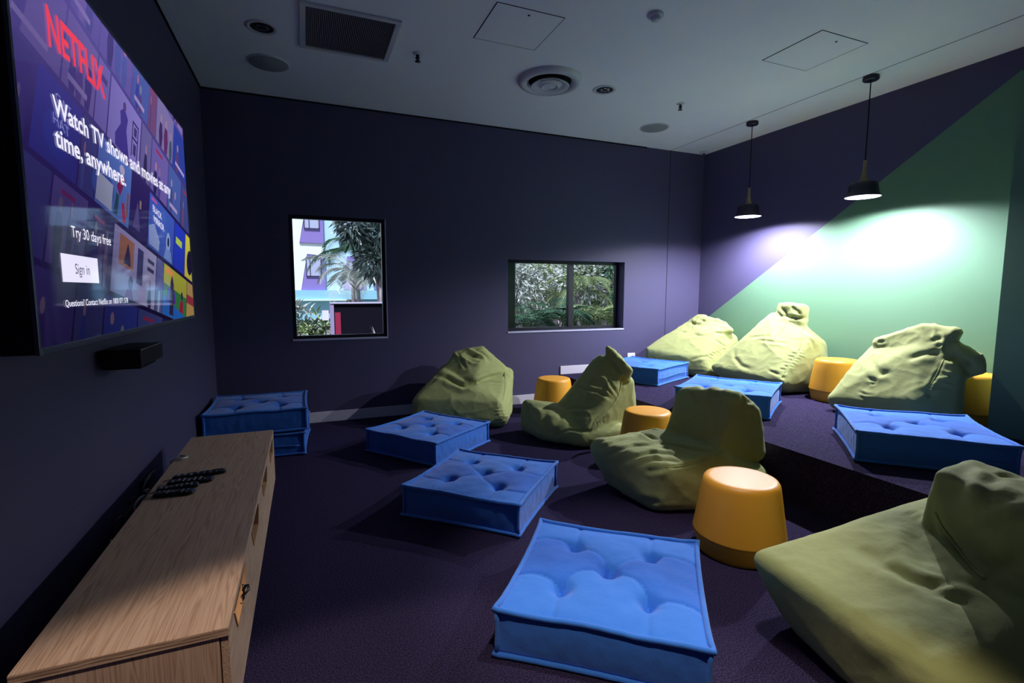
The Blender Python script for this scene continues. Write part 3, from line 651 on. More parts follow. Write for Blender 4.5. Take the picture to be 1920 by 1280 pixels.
  ([(5.401,3.525,0.748),(5.379,3.575,0.755)], 0.006600000000000001, 0.007),
  ([(5.374,3.525,0.716),(5.346,3.59,0.725)], 0.0058, 0.007),
  ([(5.348,3.526,0.684),(5.329,3.568,0.69)], 0.004999999999999999, 0.007),
  ([(5.319,3.527,0.654),(5.298,3.588,0.661)], 0.0042, 0.007),
  ([(5.294,3.531,0.623),(5.279,3.566,0.628)], 0.006600000000000001, 0.007),
  ([(5.269,3.535,0.593),(5.25,3.587,0.598)], 0.0058, 0.007),
  ([(5.392,4.009,0.853),(5.387,3.924,0.85),(5.384,3.842,0.846),(5.383,3.781,0.846),(5.397,3.734,0.845),(5.412,3.688,0.843),(5.422,3.639,0.842)], 0.008, 0.013),
  ([(5.4,4.148,0.856),(5.41,4.082,0.869),(5.415,4.013,0.883),(5.411,3.92,0.894),(5.418,3.84,0.905)], 0.006, 0.014),
  ([(5.333,4.253,0.722),(5.277,4.195,0.636),(5.25,4.118,0.6),(5.225,4.045,0.565),(5.217,3.962,0.554),(5.21,3.883,0.543)], 0.008, 0.018),
  ([(5.217,3.533,0.524),(5.236,3.501,0.514)], 0.015, 0.014),
  ([(5.581,3.567,0.972),(5.605,3.522,0.947),(5.601,3.471,0.894)], 0.01, 0.014),
  ([(5.539,3.516,0.907),(5.554,3.478,0.867),(5.56,3.463,0.798)], 0.008, 0.012),
  ([(5.224,3.705,0.569),(5.22,3.618,0.553),(5.225,3.54,0.537)], 0.008, 0.012),
 ],
 'B6': [
  ([(5.277,2.735,0.815),(5.208,2.656,0.761),(5.186,2.616,0.734),(5.174,2.584,0.707),(5.179,2.55,0.718),(5.186,2.517,0.729)], 0.0109, 0.0198),
  ([(5.242,2.439,0.838),(5.251,2.412,0.854),(5.26,2.385,0.87),(5.269,2.359,0.886),(5.278,2.317,0.899),(5.301,2.283,0.909),(5.313,2.23,0.911)], 0.0095, 0.0198),
  ([(5.321,2.34,0.989),(5.329,2.311,1.003),(5.34,2.285,1.016),(5.338,2.245,1.029),(5.351,2.214,1.041)], 0.008, 0.014),
  ([(5.313,2.286,0.947),(5.33,2.257,0.973),(5.349,2.208,0.977)], 0.0068, 0.011),
  ([(5.17,2.253,0.619),(5.192,2.244,0.662),(5.215,2.236,0.704),(5.238,2.231,0.742),(5.258,2.225,0.78),(5.279,2.224,0.821),(5.293,2.22,0.863)], 0.0061, 0.008),
  ([(5.19,2.241,0.654),(5.204,2.214,0.644),(5.223,2.19,0.633)], 0.009099999999999999, 0.01),
  ([(5.199,2.237,0.674),(5.211,2.211,0.665),(5.227,2.188,0.655),(5.246,2.166,0.644)], 0.0143, 0.01),
  ([(5.209,2.234,0.694),(5.219,2.208,0.685),(5.233,2.185,0.676),(5.251,2.163,0.666),(5.27,2.142,0.655)], 0.012566666666666665, 0.01),
  ([(5.222,2.233,0.713),(5.231,2.197,0.702),(5.252,2.167,0.689)], 0.010833333333333332, 0.01),
  ([(5.234,2.23,0.733),(5.239,2.196,0.723),(5.255,2.167,0.712),(5.276,2.142,0.7)], 0.009099999999999999, 0.01),
  ([(5.245,2.226,0.752),(5.249,2.194,0.743),(5.259,2.166,0.733)], 0.0143, 0.01),
  ([(5.255,2.222,0.771),(5.26,2.192,0.762),(5.265,2.164,0.754),(5.282,2.141,0.743)], 0.012566666666666665, 0.01),
  ([(5.295,2.244,0.868),(5.299,2.211,0.872),(5.327,2.189,0.873),(5.356,2.167,0.89),(5.366,2.136,0.908),(5.395,2.102,0.926)], 0.0122, 0.0176),
  ([(5.348,2.2,0.955),(5.368,2.201,1.015),(5.367,2.199,1.076)], 0.0109, 0.0132),
  ([(5.367,2.135,0.886),(5.381,2.103,0.866),(5.402,2.073,0.824)], 0.008, 0.014),
  ([(5.15,2.669,0.67),(5.145,2.633,0.65),(5.146,2.594,0.649)], 0.008, 0.012),
  ([(5.131,2.63,0.618),(5.135,2.601,0.623)], 0.0068, 0.0088),
  ([(5.093,2.697,0.541),(5.085,2.626,0.53),(5.092,2.576,0.539)], 0.007, 0.01),
  ([(5.078,2.685,0.511),(5.075,2.618,0.499),(5.082,2.56,0.502)], 0.008, 0.014),
  ([(5.168,2.251,0.612),(5.185,2.226,0.6),(5.179,2.227,0.577)], 0.015, 0.0198),
  ([(5.348,2.739,0.95),(5.345,2.681,0.957)], 0.0122, 0.011),
  ([(5.334,2.73,0.882),(5.305,2.698,0.861)], 0.0068, 0.0132),
 ],
 'B8': [
  ([(3.026,1.072,0.538),(3.023,1.062,0.524),(3.021,1.052,0.509),(3.018,1.041,0.495),(3.015,1.029,0.482),(3.011,1.016,0.469),(3.004,1.001,0.458),(2.993,0.985,0.448),(2.983,0.969,0.441),(2.968,0.951,0.436),(2.951,0.931,0.433),(2.932,0.912,0.43),(2.922,0.897,0.428),(2.911,0.881,0.425),(2.9,0.866,0.423),(2.887,0.85,0.422)], 0.0081, 0.01),
  ([(3.059,1.193,0.462),(3.083,1.189,0.467),(3.107,1.185,0.472),(3.134,1.182,0.477),(3.168,1.184,0.479)], 0.008, 0.008),
  ([(3.037,1.103,0.544),(3.03,1.085,0.562)], 0.008, 0.008),
  ([(3.037,1.083,0.685),(3.025,1.065,0.679),(3.02,1.05,0.671),(3.015,1.035,0.662),(3.013,1.03,0.645),(3.013,1.026,0.628),(3.012,1.021,0.61),(3.011,1.016,0.593)], 0.0085, 0.0264),
  ([(3.21,1.063,0.712),(3.155,1.043,0.708),(3.096,1.021,0.705),(3.05,1.004,0.7),(3.019,0.994,0.691),(3.008,0.994,0.672),(3.007,0.999,0.649),(3.008,1.005,0.626),(3.01,1.011,0.603)], 0.0136, 0.024),
  ([(3.233,1.051,0.713),(3.213,1.027,0.711),(3.193,1.002,0.71),(3.169,0.977,0.71),(3.174,0.964,0.709),(3.179,0.951,0.708),(3.183,0.938,0.708),(3.186,0.925,0.707),(3.189,0.912,0.707),(3.192,0.899,0.707)], 0.0102, 0.0216),
  ([(3.204,0.937,0.707),(3.177,0.942,0.708),(3.149,0.948,0.709),(3.11,0.943,0.708),(3.076,0.94,0.705),(3.043,0.937,0.702),(3.013,0.915,0.697),(2.995,0.899,0.69),(2.993,0.884,0.692),(2.989,0.869,0.694),(2.988,0.855,0.695),(2.988,0.842,0.696),(2.988,0.828,0.697),(2.988,0.816,0.698)], 0.0136, 0.0216),
  ([(2.991,0.943,0.613),(2.987,0.924,0.626),(2.983,0.907,0.638),(2.978,0.889,0.651),(2.974,0.871,0.661),(2.971,0.855,0.67),(2.972,0.84,0.678)], 0.0085, 0.024),
  ([(2.981,0.909,0.563),(2.977,0.893,0.571),(2.973,0.879,0.579),(2.969,0.864,0.588),(2.965,0.85,0.595),(2.961,0.835,0.601),(2.957,0.821,0.605),(2.955,0.808,0.609),(2.953,0.795,0.613)], 0.0102, 0.0216),
  ([(3.003,0.979,0.52),(2.998,0.963,0.515),(2.994,0.948,0.511),(2.989,0.933,0.507),(2.984,0.918,0.503),(2.98,0.903,0.499),(2.974,0.888,0.497),(2.97,0.873,0.495),(2.967,0.86,0.493),(2.964,0.846,0.491)], 0.0085, 0.0264),
  ([(2.967,0.878,0.441),(2.969,0.864,0.448),(2.965,0.849,0.457),(2.961,0.833,0.466),(2.956,0.817,0.476),(2.95,0.8,0.492),(2.946,0.783,0.508)], 0.0085, 0.0192),
  ([(3.058,1.14,0.466),(3.025,1.119,0.456),(2.988,1.097,0.448),(2.952,1.075,0.442),(2.933,1.056,0.436),(2.913,1.038,0.432),(2.893,1.02,0.427),(2.872,1.001,0.424),(2.864,0.984,0.422),(2.856,0.967,0.421),(2.848,0.951,0.42),(2.84,0.935,0.418)], 0.0153, 0.024),
  ([(3.013,1.153,0.453),(2.978,1.13,0.447),(2.947,1.109,0.441),(2.918,1.09,0.434),(2.89,1.07,0.427),(2.869,1.05,0.424),(2.851,1.031,0.42),(2.832,1.011,0.417),(2.812,0.992,0.414),(2.807,0.975,0.414),(2.803,0.959,0.414),(2.799,0.943,0.413),(2.795,0.928,0.412)], 0.0136, 0.024),
  ([(3.032,1.094,0.543),(3.03,1.088,0.524),(3.029,1.082,0.504),(3.029,1.076,0.485),(3.026,1.069,0.469),(3.017,1.06,0.456),(2.995,1.044,0.448)], 0.0085, 0.0168),
  ([(2.714,1.077,0.39),(2.718,1.063,0.392),(2.722,1.049,0.394),(2.725,1.035,0.396),(2.719,1.016,0.397),(2.713,0.997,0.397),(2.708,0.979,0.397),(2.708,0.965,0.398),(2.707,0.951,0.399),(2.707,0.937,0.399),(2.706,0.923,0.4)], 0.0119, 0.0216),
  ([(2.702,0.921,0.399),(2.718,0.915,0.403),(2.735,0.911,0.406),(2.755,0.907,0.407),(2.779,0.904,0.41),(2.803,0.9,0.413)], 0.0153, 0.0168),
  ([(2.692,0.905,0.398),(2.696,0.89,0.399),(2.701,0.875,0.4),(2.705,0.861,0.402),(2.707,0.849,0.402),(2.708,0.838,0.402),(2.709,0.827,0.403),(2.711,0.815,0.403)], 0.0119, 0.0192),
  ([(2.823,0.91,0.416),(2.825,0.898,0.416),(2.826,0.886,0.416),(2.827,0.874,0.416),(2.829,0.862,0.415),(2.831,0.849,0.415),(2.833,0.835,0.414),(2.835,0.822,0.414),(2.837,0.808,0.413),(2.836,0.796,0.413),(2.835,0.784,0.413),(2.834,0.773,0.412),(2.832,0.761,0.412)], 0.0085, 0.0216),
  ([(2.782,1.186,0.399),(2.773,1.167,0.397),(2.764,1.148,0.396),(2.755,1.129,0.395),(2.746,1.11,0.394),(2.75,1.09,0.397),(2.753,1.07,0.399)], 0.0102, 0.036),
  ([(2.725,0.827,0.405),(2.71,0.811,0.403),(2.697,0.795,0.401),(2.684,0.78,0.399),(2.671,0.765,0.397),(2.657,0.752,0.394),(2.643,0.739,0.391),(2.631,0.728,0.387),(2.623,0.717,0.382),(2.615,0.708,0.376)], 0.006, 0.02),
  ([(2.44,0.916,0.169),(2.43,0.896,0.196),(2.419,0.875,0.223),(2.408,0.855,0.249),(2.4,0.837,0.272),(2.399,0.822,0.286),(2.399,0.808,0.298),(2.4,0.795,0.31),(2.403,0.784,0.32),(2.408,0.773,0.328)], 0.005, 0.03),
  ([(2.43,0.814,0.343),(2.436,0.804,0.348),(2.444,0.795,0.353),(2.453,0.786,0.357),(2.45,0.77,0.357),(2.449,0.756,0.356)], 0.006, 0.05),
 ],
}
SEAMLINES = {'B1':[[(2.804,4.997,0.502),(2.784,4.93,0.449),(2.765,4.864,0.397),(2.732,4.797,0.343),(2.698,4.729,0.292),(2.65,4.662,0.259),(2.612,4.621,0.222)]],'B2':[[(3.102,3.674,0.164),(3.113,3.678,0.207),(3.128,3.687,0.248),(3.181,3.689,0.274),(3.232,3.688,0.301),(3.287,3.691,0.327),(3.319,3.696,0.361),(3.352,3.701,0.395),(3.386,3.708,0.428),(3.408,3.717,0.474),(3.429,3.724,0.521),(3.451,3.733,0.568)]],'B3':[[(2.819,2.365,0.309),(2.851,2.358,0.309),(2.888,2.356,0.307),(2.924,2.353,0.306),(2.963,2.352,0.308),(3.001,2.351,0.311),(3.039,2.349,0.314),(3.078,2.351,0.321),(3.116,2.352,0.328),(3.157,2.355,0.335),(3.205,2.356,0.343),(3.257,2.36,0.351)]],'B5':[[(5.63,3.612,1.098),(5.612,3.611,1.05),(5.587,3.604,1.003),(5.545,3.585,0.958),(5.509,3.564,0.903),(5.478,3.547,0.849),(5.444,3.528,0.796),(5.396,3.525,0.741),(5.351,3.526,0.687),(5.307,3.527,0.64),(5.27,3.533,0.592),(5.22,3.528,0.525)]],'B6':[[(5.17,2.253,0.619),(5.192,2.244,0.662),(5.215,2.236,0.704),(5.238,2.231,0.742),(5.258,2.225,0.78),(5.279,2.224,0.821),(5.293,2.22,0.863)]],'B8':[[(3.026,1.072,0.538),(3.023,1.062,0.524),(3.021,1.052,0.509),(3.018,1.041,0.495),(3.015,1.029,0.482),(3.011,1.016,0.469),(3.004,1.001,0.458),(2.993,0.985,0.448),(2.983,0.969,0.441),(2.968,0.951,0.436),(2.951,0.931,0.433),(2.932,0.912,0.43),(2.922,0.897,0.428),(2.911,0.881,0.425),(2.9,0.866,0.423),(2.887,0.85,0.422)]]}

for b in BAGS:
    me = bag_mesh(b['hulls'], b['z0'], b['seed'], STROKES.get(b['name'], ()), necks=b['necks'], wr=b.get('wr', 1))
    P = np.array([h for hh in b['hulls'] for h in hh]); c = P[:, :2].mean(0)
    me.transform(Matrix.Translation((-c[0], -c[1], -b['z0'])))
    r = empty('beanbag', (c[0], c[1], b['z0']), 0, b['label'], 'beanbag', 'lime canvas beanbags')
    obj('bag_body', me, M['olive'], r)
    b['root'] = r
    bv = BVHTree.FromPolygons([v.co for v in me.vertices], [list(q.vertices) for q in me.polygons])
    for L in SEAMLINES.get(b['name'], ()):
        pts = []
        for q in L:
            h = bv.find_nearest(Vector(q)-Vector((c[0], c[1], b['z0']))); pts.append(h[0]+h[1]*.0015)
        pts = [pts[0]]+[(pts[i-1]+pts[i]+pts[i+1])/3 for i in range(1, len(pts)-1)]+[pts[-1]]
        obj('seam', tube(bmesh.new(), pts, .0045, 6), M['olive_seam'], r)

# ------------------------------------------------------------------ low cabinet
r = empty('media_cabinet', (0, 0, 0), 0, 'low pale oak cabinet along the wall under the television', 'cabinet')
X0, X1, Y0, Y1, ZT, ZB = .151, .605, 1.449, 3.515, .48, .154
obj('top_panel', B((X0, Y0, ZT-.025), (X1, Y1, ZT-.0012), .0015), M['oak_y'], r, False)
bm = bmesh.new()
for k in range(3): box(bm, (X0+.0002, Y0-.0012, ZT-.0245+k*.008), (X1-.0002, Y0+.0005, ZT-.0245+k*.008+.0055))
obj('edge_banding', bm, M['oak_edge'], r, False)
obj('end_panel', B((X0, Y0+.004, ZB), (X1-.024, Y0+.024, ZT-.025)), M['oak_z'], r, False)
obj('end_panel', B((X0, Y1-.024, ZB), (X1-.024, Y1-.004, ZT-.025)), M['oak_z'], r, False)
obj('bottom_panel', B((X0, Y0+.024, ZB), (X1-.024, Y1-.024, ZB+.02)), M['oak_y'], r, False)
obj('back_panel', B((X0, Y0+.024, ZB+.02), (X0+.01, Y1-.024, ZT-.025)), M['oak_y'], r, False)
nd = 4; L = (Y1-Y0-.008)/nd
for k in range(nd):
    a = Y0+.004+k*L+.0015; b = a+L-.003; z0, z1 = ZB, ZT-.028
    # door panel with an angular finger-pull cut into its upper edge
    c0, c1 = (a+.13, a+.36)
    bm = bmesh.new()
    prism(bm, [(a, z0), (b, z0), (b, z1), (c1+.03, z1), (c1-.02, z1-.075), (c0+.02, z1-.075), (c0-.03, z1), (a, z1)], 'x', X1-.020, X1-.001)
    d = obj('door', bm, M['oak_y'], r, False)
    bm = bmesh.new()
    prism(bm, [(c1+.03, z1), (c1-.02, z1-.075), (c0+.02, z1-.075), (c0-.03, z1), (c0-.022, z1), (c0+.024, z1-.069), (c1-.024, z1-.069), (c1+.022, z1)], 'x', X1-.0205, X1+.0025)
    obj('finger_pull', bm, M['oak_cut'], d, False, 'warm brown cut edge of the finger pull')
for (x, y) in ((X0+.04, Y0+.08), (X1-.06, Y0+.08), (X0+.04, Y1-.08), (X1-.06, Y1-.08), (X0+.04, (Y0+Y1)/2), (X1-.06, (Y0+Y1)/2)):
    obj('leg', lathe(bmesh.new(), [(0, ZB), (.016, ZB), (.012, 0), (0, 0)], 16, (x, y, 0)), M['black_matte'], r)
bm = tube(bmesh.new(), [(X1+.003, 1.735, .415), (X1+.012, 1.73, .432), (X1+.020, 1.72, .438), (X1+.022, 1.705, .430), (X1+.012, 1.70, .421), (X1+.004, 1.70, .418)], .004, 6)
tube(bm, [(X1+.004, 1.735, .435), (X1+.006, 1.73, .41), (X1+.004, 1.725, .39)], .0035, 6)
tag(obj('cable_tie', bm, M['black']), 'black tie looped through the finger pull of the nearest cabinet door', 'cable tie')

# remotes
M['key'] = mat('remote_keys', (.55, .55, .6), .4); M['keyb'] = mat('remote_blue_key', (.05, .06, .5), .5)
def remote(x, y, a, L, Wd, lb, z=ZT, seed=0, tall=.015):
    r = empty('remote_control', (x, y, z), R_(a), lb, 'remote control', 'remote controls on the cabinet')
    n = 9; bm = bmesh.new(); top = []
    pts = []
    for i in range(28):
        t = 2*math.pi*i/28; c, s = math.cos(t), math.sin(t)
        pts.append((L/2*math.copysign(abs(c)**.35, c), Wd/2*math.copysign(abs(s)**.35, s)*(1+.10*c)))
    rings = [[bm.verts.new((px*f, py*f, zz)) for px, py in pts] for f, zz in ((.93, 0), (1, .004), (1, tall-.005), (.93, tall))]
    for A_, B_ in zip(rings, rings[1:]):
        for i in range(28): bm.faces.new((A_[i], A_[(i+1) % 28], B_[(i+1) % 28], B_[i]))
    bm.faces.new(rings[0][::-1]); bm.faces.new(rings[-1])
    obj('case', bm, M['black'], r)
    rn = random.Random(seed)
    for i in range(7):
        for j in range(3):
            if rn.random() < .3: continue
            px, py = -L*.38+i*L*.70/6, (j-1)*Wd*.26
            obj('button', B((px-L*.017, py-Wd*.07, tall-.001), (px+L*.017, py+Wd*.07, tall+.001)), M['key'], r, False)
    obj('power_button', B((L*.40, -Wd*.1, tall-.001), (L*.435, Wd*.1, tall+.002)), M['keyb'], r, False)
remote(.322, 2.752, 6, .225, .046, 'long slim black remote control with light buttons, furthest of the cluster', seed=1)
remote(.300, 2.672, -4, .190, .058, 'wide black remote control lying second from the far end of the cluster', seed=2)
remote(.262, 2.603, 5, .165, .048, 'short black remote control third from the far end of the cluster', seed=3)
remote(.262, 2.532, -6, .160, .050, 'black remote control with a blue button, nearest of the cluster', seed=4)

# cables behind the cabinet
M['cable'] = mat('grey_cable', (.62, .62, .66), .4); M['cable_b'] = mat('black_cable', (.02, .02, .022), .4)
for (seed, y0, y1, mt, lb) in ((1, 2.45, 3.0, 'cable_b', 'black cable looping behind the cabinet beside the wall'), (2, 2.62, 2.86, 'cable', 'light grey cable loop behind the cabinet near the remotes'),
                               (3, 2.22, 2.42, 'cable', 'light grey cable end behind the cabinet, nearer than the loop')):
    rn = random.Random(seed); pts = []
    for i in range(40):
        t = i/39; pts.append((.03+.03*seed+.008*math.sin(t*17+seed), y0+(y1-y0)*(t+.12*math.sin(t*21)), .40+.03*math.sin(t*13+seed*2)))
    pts = [(.03+.03*seed, pts[0][1], .0), (.03+.03*seed, pts[0][1], .15)]+pts
    tag(obj('power_cable', tube(bmesh.new(), pts, .005, 6), M[mt]), lb, 'cable')
bm = B((0, 3.04, .33), (.03, 3.24, .39), .006)
tag(obj('power_board', bm, M['cable_b']), 'black power board fixed to the wall behind the cabinet', 'power board')
bm = tube(bmesh.new(), [(.12, 3.10, .0), (.125, 3.10, .40), (.135, 3.08, .47), (.165, 3.06, .489), (.19, 3.05, .4865), (.21, 3.07, .4865), (.20, 3.10, .4865), (.17, 3.11, .4865)], .005, 6)
tag(obj('cable_loop', bm, M['cable']), 'small grey cable end lying over the back edge of the cabinet', 'cable')

# box under the television
r = empty('media_player', (0, 0, 0), 0, 'black media player box on a small wall bracket under the television', 'media player')
obj('case', B((.022, 2.60, 1.047), (.160, 2.95, 1.122), .004), M['black'], r, False)
obj('bracket', B((0, 2.66, 1.030), (.14, 2.90, 1.0469), .002), M['black_matte'], r, False)
# wall outlet
r = empty('wall_outlet', (4.84, D, .52), 0, 'white wall power outlet just above the platform cushion', 'outlet')
obj('face_plate', B((-.06, -.008, -.037), (.06, 0, .037), .003), mat('outlet_white', (.7, .7, .75), .4), r, False)
for q in (-.0275, .0275): obj('switch', B((q-.0075, -.011, .008), (q+.0075, -.008, .022)), M['metal_white'], r, False)

# ------------------------------------------------------------------ television
TY0, TY1, TZ0, TZ1, TX = 1.61, 3.545, 1.212, 2.325, .200
tv = empty('television', (0, 0, 0), 0, 'large wall mounted television with a lit streaming sign-in picture', 'television')
bm = bmesh.new(); box(bm, (.125, TY0, TZ0), (TX-.004, TY1, TZ1), .004); obj('housing', bm, M['black'], tv, False)
bm = bmesh.new(); e = .011
box(bm, (TX-.006, TY0-.001, TZ0-.001), (TX+.004, TY0+e, TZ1+.001), .0015); box(bm, (TX-.006, TY1-e, TZ0-.001), (TX+.004, TY1+.001, TZ1+.001), .0015)
box(bm, (TX-.006, TY0+e, TZ1-e), (TX+.004, TY1-e, TZ1+.001), .0015); box(bm, (TX-.006, TY0+e, TZ0-.001), (TX+.004, TY1-e, TZ0+e+.006), .0015)
obj('bezel', bm, mat('bezel_gunmetal', (.16, .18, .24), .3, metal=.8), tv, False)
obj('wall_bracket', B((0, 2.2, 1.55), (.125, 2.95, 2.0), .004), M['black_matte'], tv, False)
def screen_mat(name, attr=None, col=(1, 1, 1), es=1.0):
    mt = mat(name, (.004, .004, .006), .05, spec=.2); t = NT(mt)
    if attr:
        at = t.n('ShaderNodeAttribute', attribute_name=attr); t.l(at.outputs['Color'], t.b.inputs['Emission Color'])
    else: t.b.inputs['Emission Color'].default_value = (*col, 1)
    t.b.inputs['Emission Strength'].default_value = es; return mt
M['pic'] = screen_mat('screen_picture', 'pic', es=1.0)
def lin(c): return tuple(((v/255+.055)/1.055)**2.4 if v > 10 else v/255/12.92 for v in c)
class Pic:
    def __init__(s): s.bm = bmesh.new(); s.cl = s.bm.loops.layers.float_color.new('pic'); s.k = 0
    def poly(s, pts, col, fade=True, layer=0):
        vs = [s.bm.verts.new((TX+.0006+layer*.00012, y, z)) for y, z in pts]
        f = s.bm.faces.new(vs)
        for l in f.loops:
            y, z = l.vert.co[1], l.vert.co[2]
            g = Pic.fade(y, z) if fade else 1
            b = Pic.base(y, z); c = lin(col)
            l[s.cl] = tuple(b[i]*(1-g)+c[i]*g for i in range(3))+(1,)
    @staticmethod
    def fade(y, z):
        a = min(1, max(.12, (y-1.80)/1.15)); b = min(1, max(.45, (z-1.0)/.9)); return (a*.8+.12)*b
    @staticmethod
    def base(y, z):
        t = (z-TZ0)/(TZ1-TZ0); lo, mi, hi = lin((6, 2, 26)), lin((36, 26, 78)), lin((90, 78, 154))
        a, b, u = (lo, mi, t*2) if t < .5 else (mi, hi, t*2-1)
        return tuple(a[i]*(1-u)+b[i]*u for i in range(3))
p = Pic()
for i in range(16):
    for j in range(10):
        y0 = TY0+(TY1-TY0)*i/16; y1 = TY0+(TY1-TY0)*(i+1)/16; z0 = TZ0+(TZ1-TZ0)*j/10; z1 = TZ0+(TZ1-TZ0)*(j+1)/10
        p.poly([(y0, z0), (y1, z0), (y1, z1), (y0, z1)], (0, 0, 0), False, -1)
        for l in list(p.bm.faces)[-1].loops: l[p.cl] = (*Pic.base(l.vert.co[1], l.vert.co[2]), 1)
RV = (1, -.165); CV = (-.42, -1.0)
def LP(row, s, t):
    """row number, distance along the row, 0..1 down the tile -> screen y, z"""
    y = 2.34+s+CV[0]*.262*(row+t*.93); z = 2.165+RV[1]*s+CV[1]*.262*(row+t*.93); return y, z
def tile(row, s0, s1, bgc, shapes=()):
    w_ = s1-s0; n = 4
    for i in range(n):
        for j in range(3):
            a, b, c, d = i/n, (i+1)/n, j/3, (j+1)/3
            p.poly([LP(row, s0+w_*a, c), LP(row, s0+w_*b, c), LP(row, s0+w_*b, d), LP(row, s0+w_*a, d)], bgc, True, 0)
    for k, (kind, col, a) in enumerate(shapes):
        if kind == 'r': pts = [(a[0], a[1]), (a[2], a[1]), (a[2], a[3]), (a[0], a[3])]
        elif kind == 'p': pts = a
        else: pts = [(a[0]+a[2]*math.cos(q*math.pi/7), a[1]+a[3]*math.sin(q*math.pi/7)) for q in range(14)]
        p.poly([LP(row, s0+w_*u, v) for u, v in pts], col, True, 1+k)
def person(col, x, top, wdt=.10, skin=(150, 120, 150)):
    return [('p', col, [(x-wdt*.5, 1), (x-wdt*.9, top+.42), (x-wdt*.55, top+.2), (x+wdt*.5, top+.2), (x+wdt*.9, top+.45), (x+wdt*.6, 1)]),
            ('e', skin, (x, top+.10, wdt*.42, .09))]
rn = random.Random(12)
pal = [(70, 60, 130), (50, 44, 100), (104, 90, 160), (40, 60, 150), (84, 60, 110), (60, 70, 130), (130, 110, 170), (36, 30, 80), (110, 70, 110), (70, 90, 160)]
fixed = {(0, 0): 1}
for row in range(-3, 5):
    s = -1.6+rn.random()*.2
    marks = {0: [(-.115, -.012), (0, .345), (.36, .50)], -1: [(.56, .86)], 1: [(-.47, -.20), (-.06, .27), (.27, .50), (.515, .95), (.96, 1.2), (1.21, 1.5)], 2: [(.13, .50), (.50, .66), (.67, .78), (.79, 1.27), (1.28, 1.6)]}.get(row, [])
    while s < 1.7:
        wd = .20+rn.random()*.2
        nxt = [m for m in marks if m[0] < s+wd and m[1] > s]
        if nxt:
            if nxt[0][0]-s > .06: wd = nxt[0][0]-s-.01
            else: s = nxt[0][1]+.012; continue
        c = pal[rn.randrange(len(pal))]
        sh = []
        for q in range(rn.randrange(1, 4)): sh += person(pal[rn.randrange(len(pal))], .2+.25*q+rn.random()*.1, .15+rn.random()*.3, .09+rn.random()*.05, (120+rn.randrange(60), 100+rn.randrange(40), 140))
        if rn.random() < .6: sh.append(('r', (170, 150, 200), (.15, .80, .75, .88)))
        if rn.random() < .4: sh.append(('r', (150, 40, 70), (.2, .1, .6, .16)))
        tile(row, s, s+wd, c, sh); s += wd+.012
tile(0, -.115, -.012, (128, 114, 190), [('r', (80, 60, 120), (.3, .2, .8, .3))])
tile(0, 0, .345, (142, 130, 206), [('p', (62, 50, 140), [(.22, .98), (.20, .80), (.34, .55), (.30, .36), (.42, .22), (.55, .34), (.52, .55), (.66, .98)]), ('e', (84, 60, 110), (.42, .2, .05, .08)),
      ('r', (40, 34, 70), (.70, .22, .92, .26)), ('r', (40, 34, 70), (.70, .22, .73, .85)), ('r', (40, 34, 70), (.89, .22, .92, .85)), ('r', (40, 34, 70), (.70, .50, .92, .54)), ('r', (60, 50, 100), (.76, .3, .86, .46)), ('r', (60, 50, 100), (.76, .60, .86, .8))])
tile(0, .36, .50, (104, 96, 150), person((40, 36, 70), .5, .3, .2))
tile(-1, .56, .86, (120, 110, 160), person((60, 40, 90), .25, .3, .12)+person((90, 40, 90), .55, .25, .14)+person((50, 80, 90), .85, .35, .1))
tile(1, -.47, -.20, (44, 58, 168), [('e', (38, 70, 190), (.5, .6, .3, .3))])
tile(1, -.06, .27, (92, 130, 214), [('e', (60, 100, 190), (.2, .7, .3, .25)), ('r', (200, 206, 236), (.02, .55, .45, .95)), ('p', (150, 30, 60), [(.55, .5), (.7, .2), (.8, .3), (.66, .62)]), ('p', (30, 90, 80), [(.5, .95), (.55, .6), (.64, .62), (.62, .95)]), ('p', (190, 40, 50), [(.72, .7), (.8, .66), (.9, .95), (.8, .97)]), ('e', (210, 200, 230), (.68, .18, .08, .08)), ('r', (150, 90, 60), (.88, .45, .94, .85))])
tile(1, .27, .50, (44, 32, 90), [('r', (150, 130, 110), (.5, .35, .6, .5)), ('p', (90, 80, 140), [(.2, .9), (.4, .4), (.6, .9)])])
tile(1, .515, .95, (62, 92, 190), [('p', (150, 170, 225), [(.05, .95), (.02, .62), (.2, .5), (.42, .75), (.40, .95)]), ('e', (150, 175, 230), (.76, .62, .09, .22)), ('e', (20, 30, 60), (.76, .60, .04, .10)), ('p', (120, 150, 220), [(.6, .98), (.68, .75), (.88, .75), (.95, .98)])])
tile(1, .96, 1.2, (36, 62, 200), [('r', (190, 220, 70), (.15, .3, .7, .45))])
tile(1, 1.21, 1.5, (226, 214, 60), [('e', (20, 20, 30), (.4, .6, .25, .3))])
tile(2, .13, .50, (176, 166, 222), [('r', (190, 120, 60), (.16, .08, .60, .55)), ('p', (40, 30, 60), [(.3, .5), (.4, .15), (.48, .3), (.52, .5)]), ('e', (70, 50, 90), (.55, .75, .07, .12)), ('p', (150, 80, 170), [(.4, 1), (.47, .85), (.6, .85), (.66, 1)]), ('r', (60, 60, 110), (.72, .1, .92, .7))])
tile(2, .50, .66, (176, 170, 216), [('r', (50, 50, 90), (.2, .15, .8, .22)), ('r', (50, 50, 90), (.2, .3, .8, .37))]+person((40, 40, 80), .5, .5, .2))
tile(2, .67, .78, (100, 104, 170), person((170, 190, 220), .5, .4, .2))
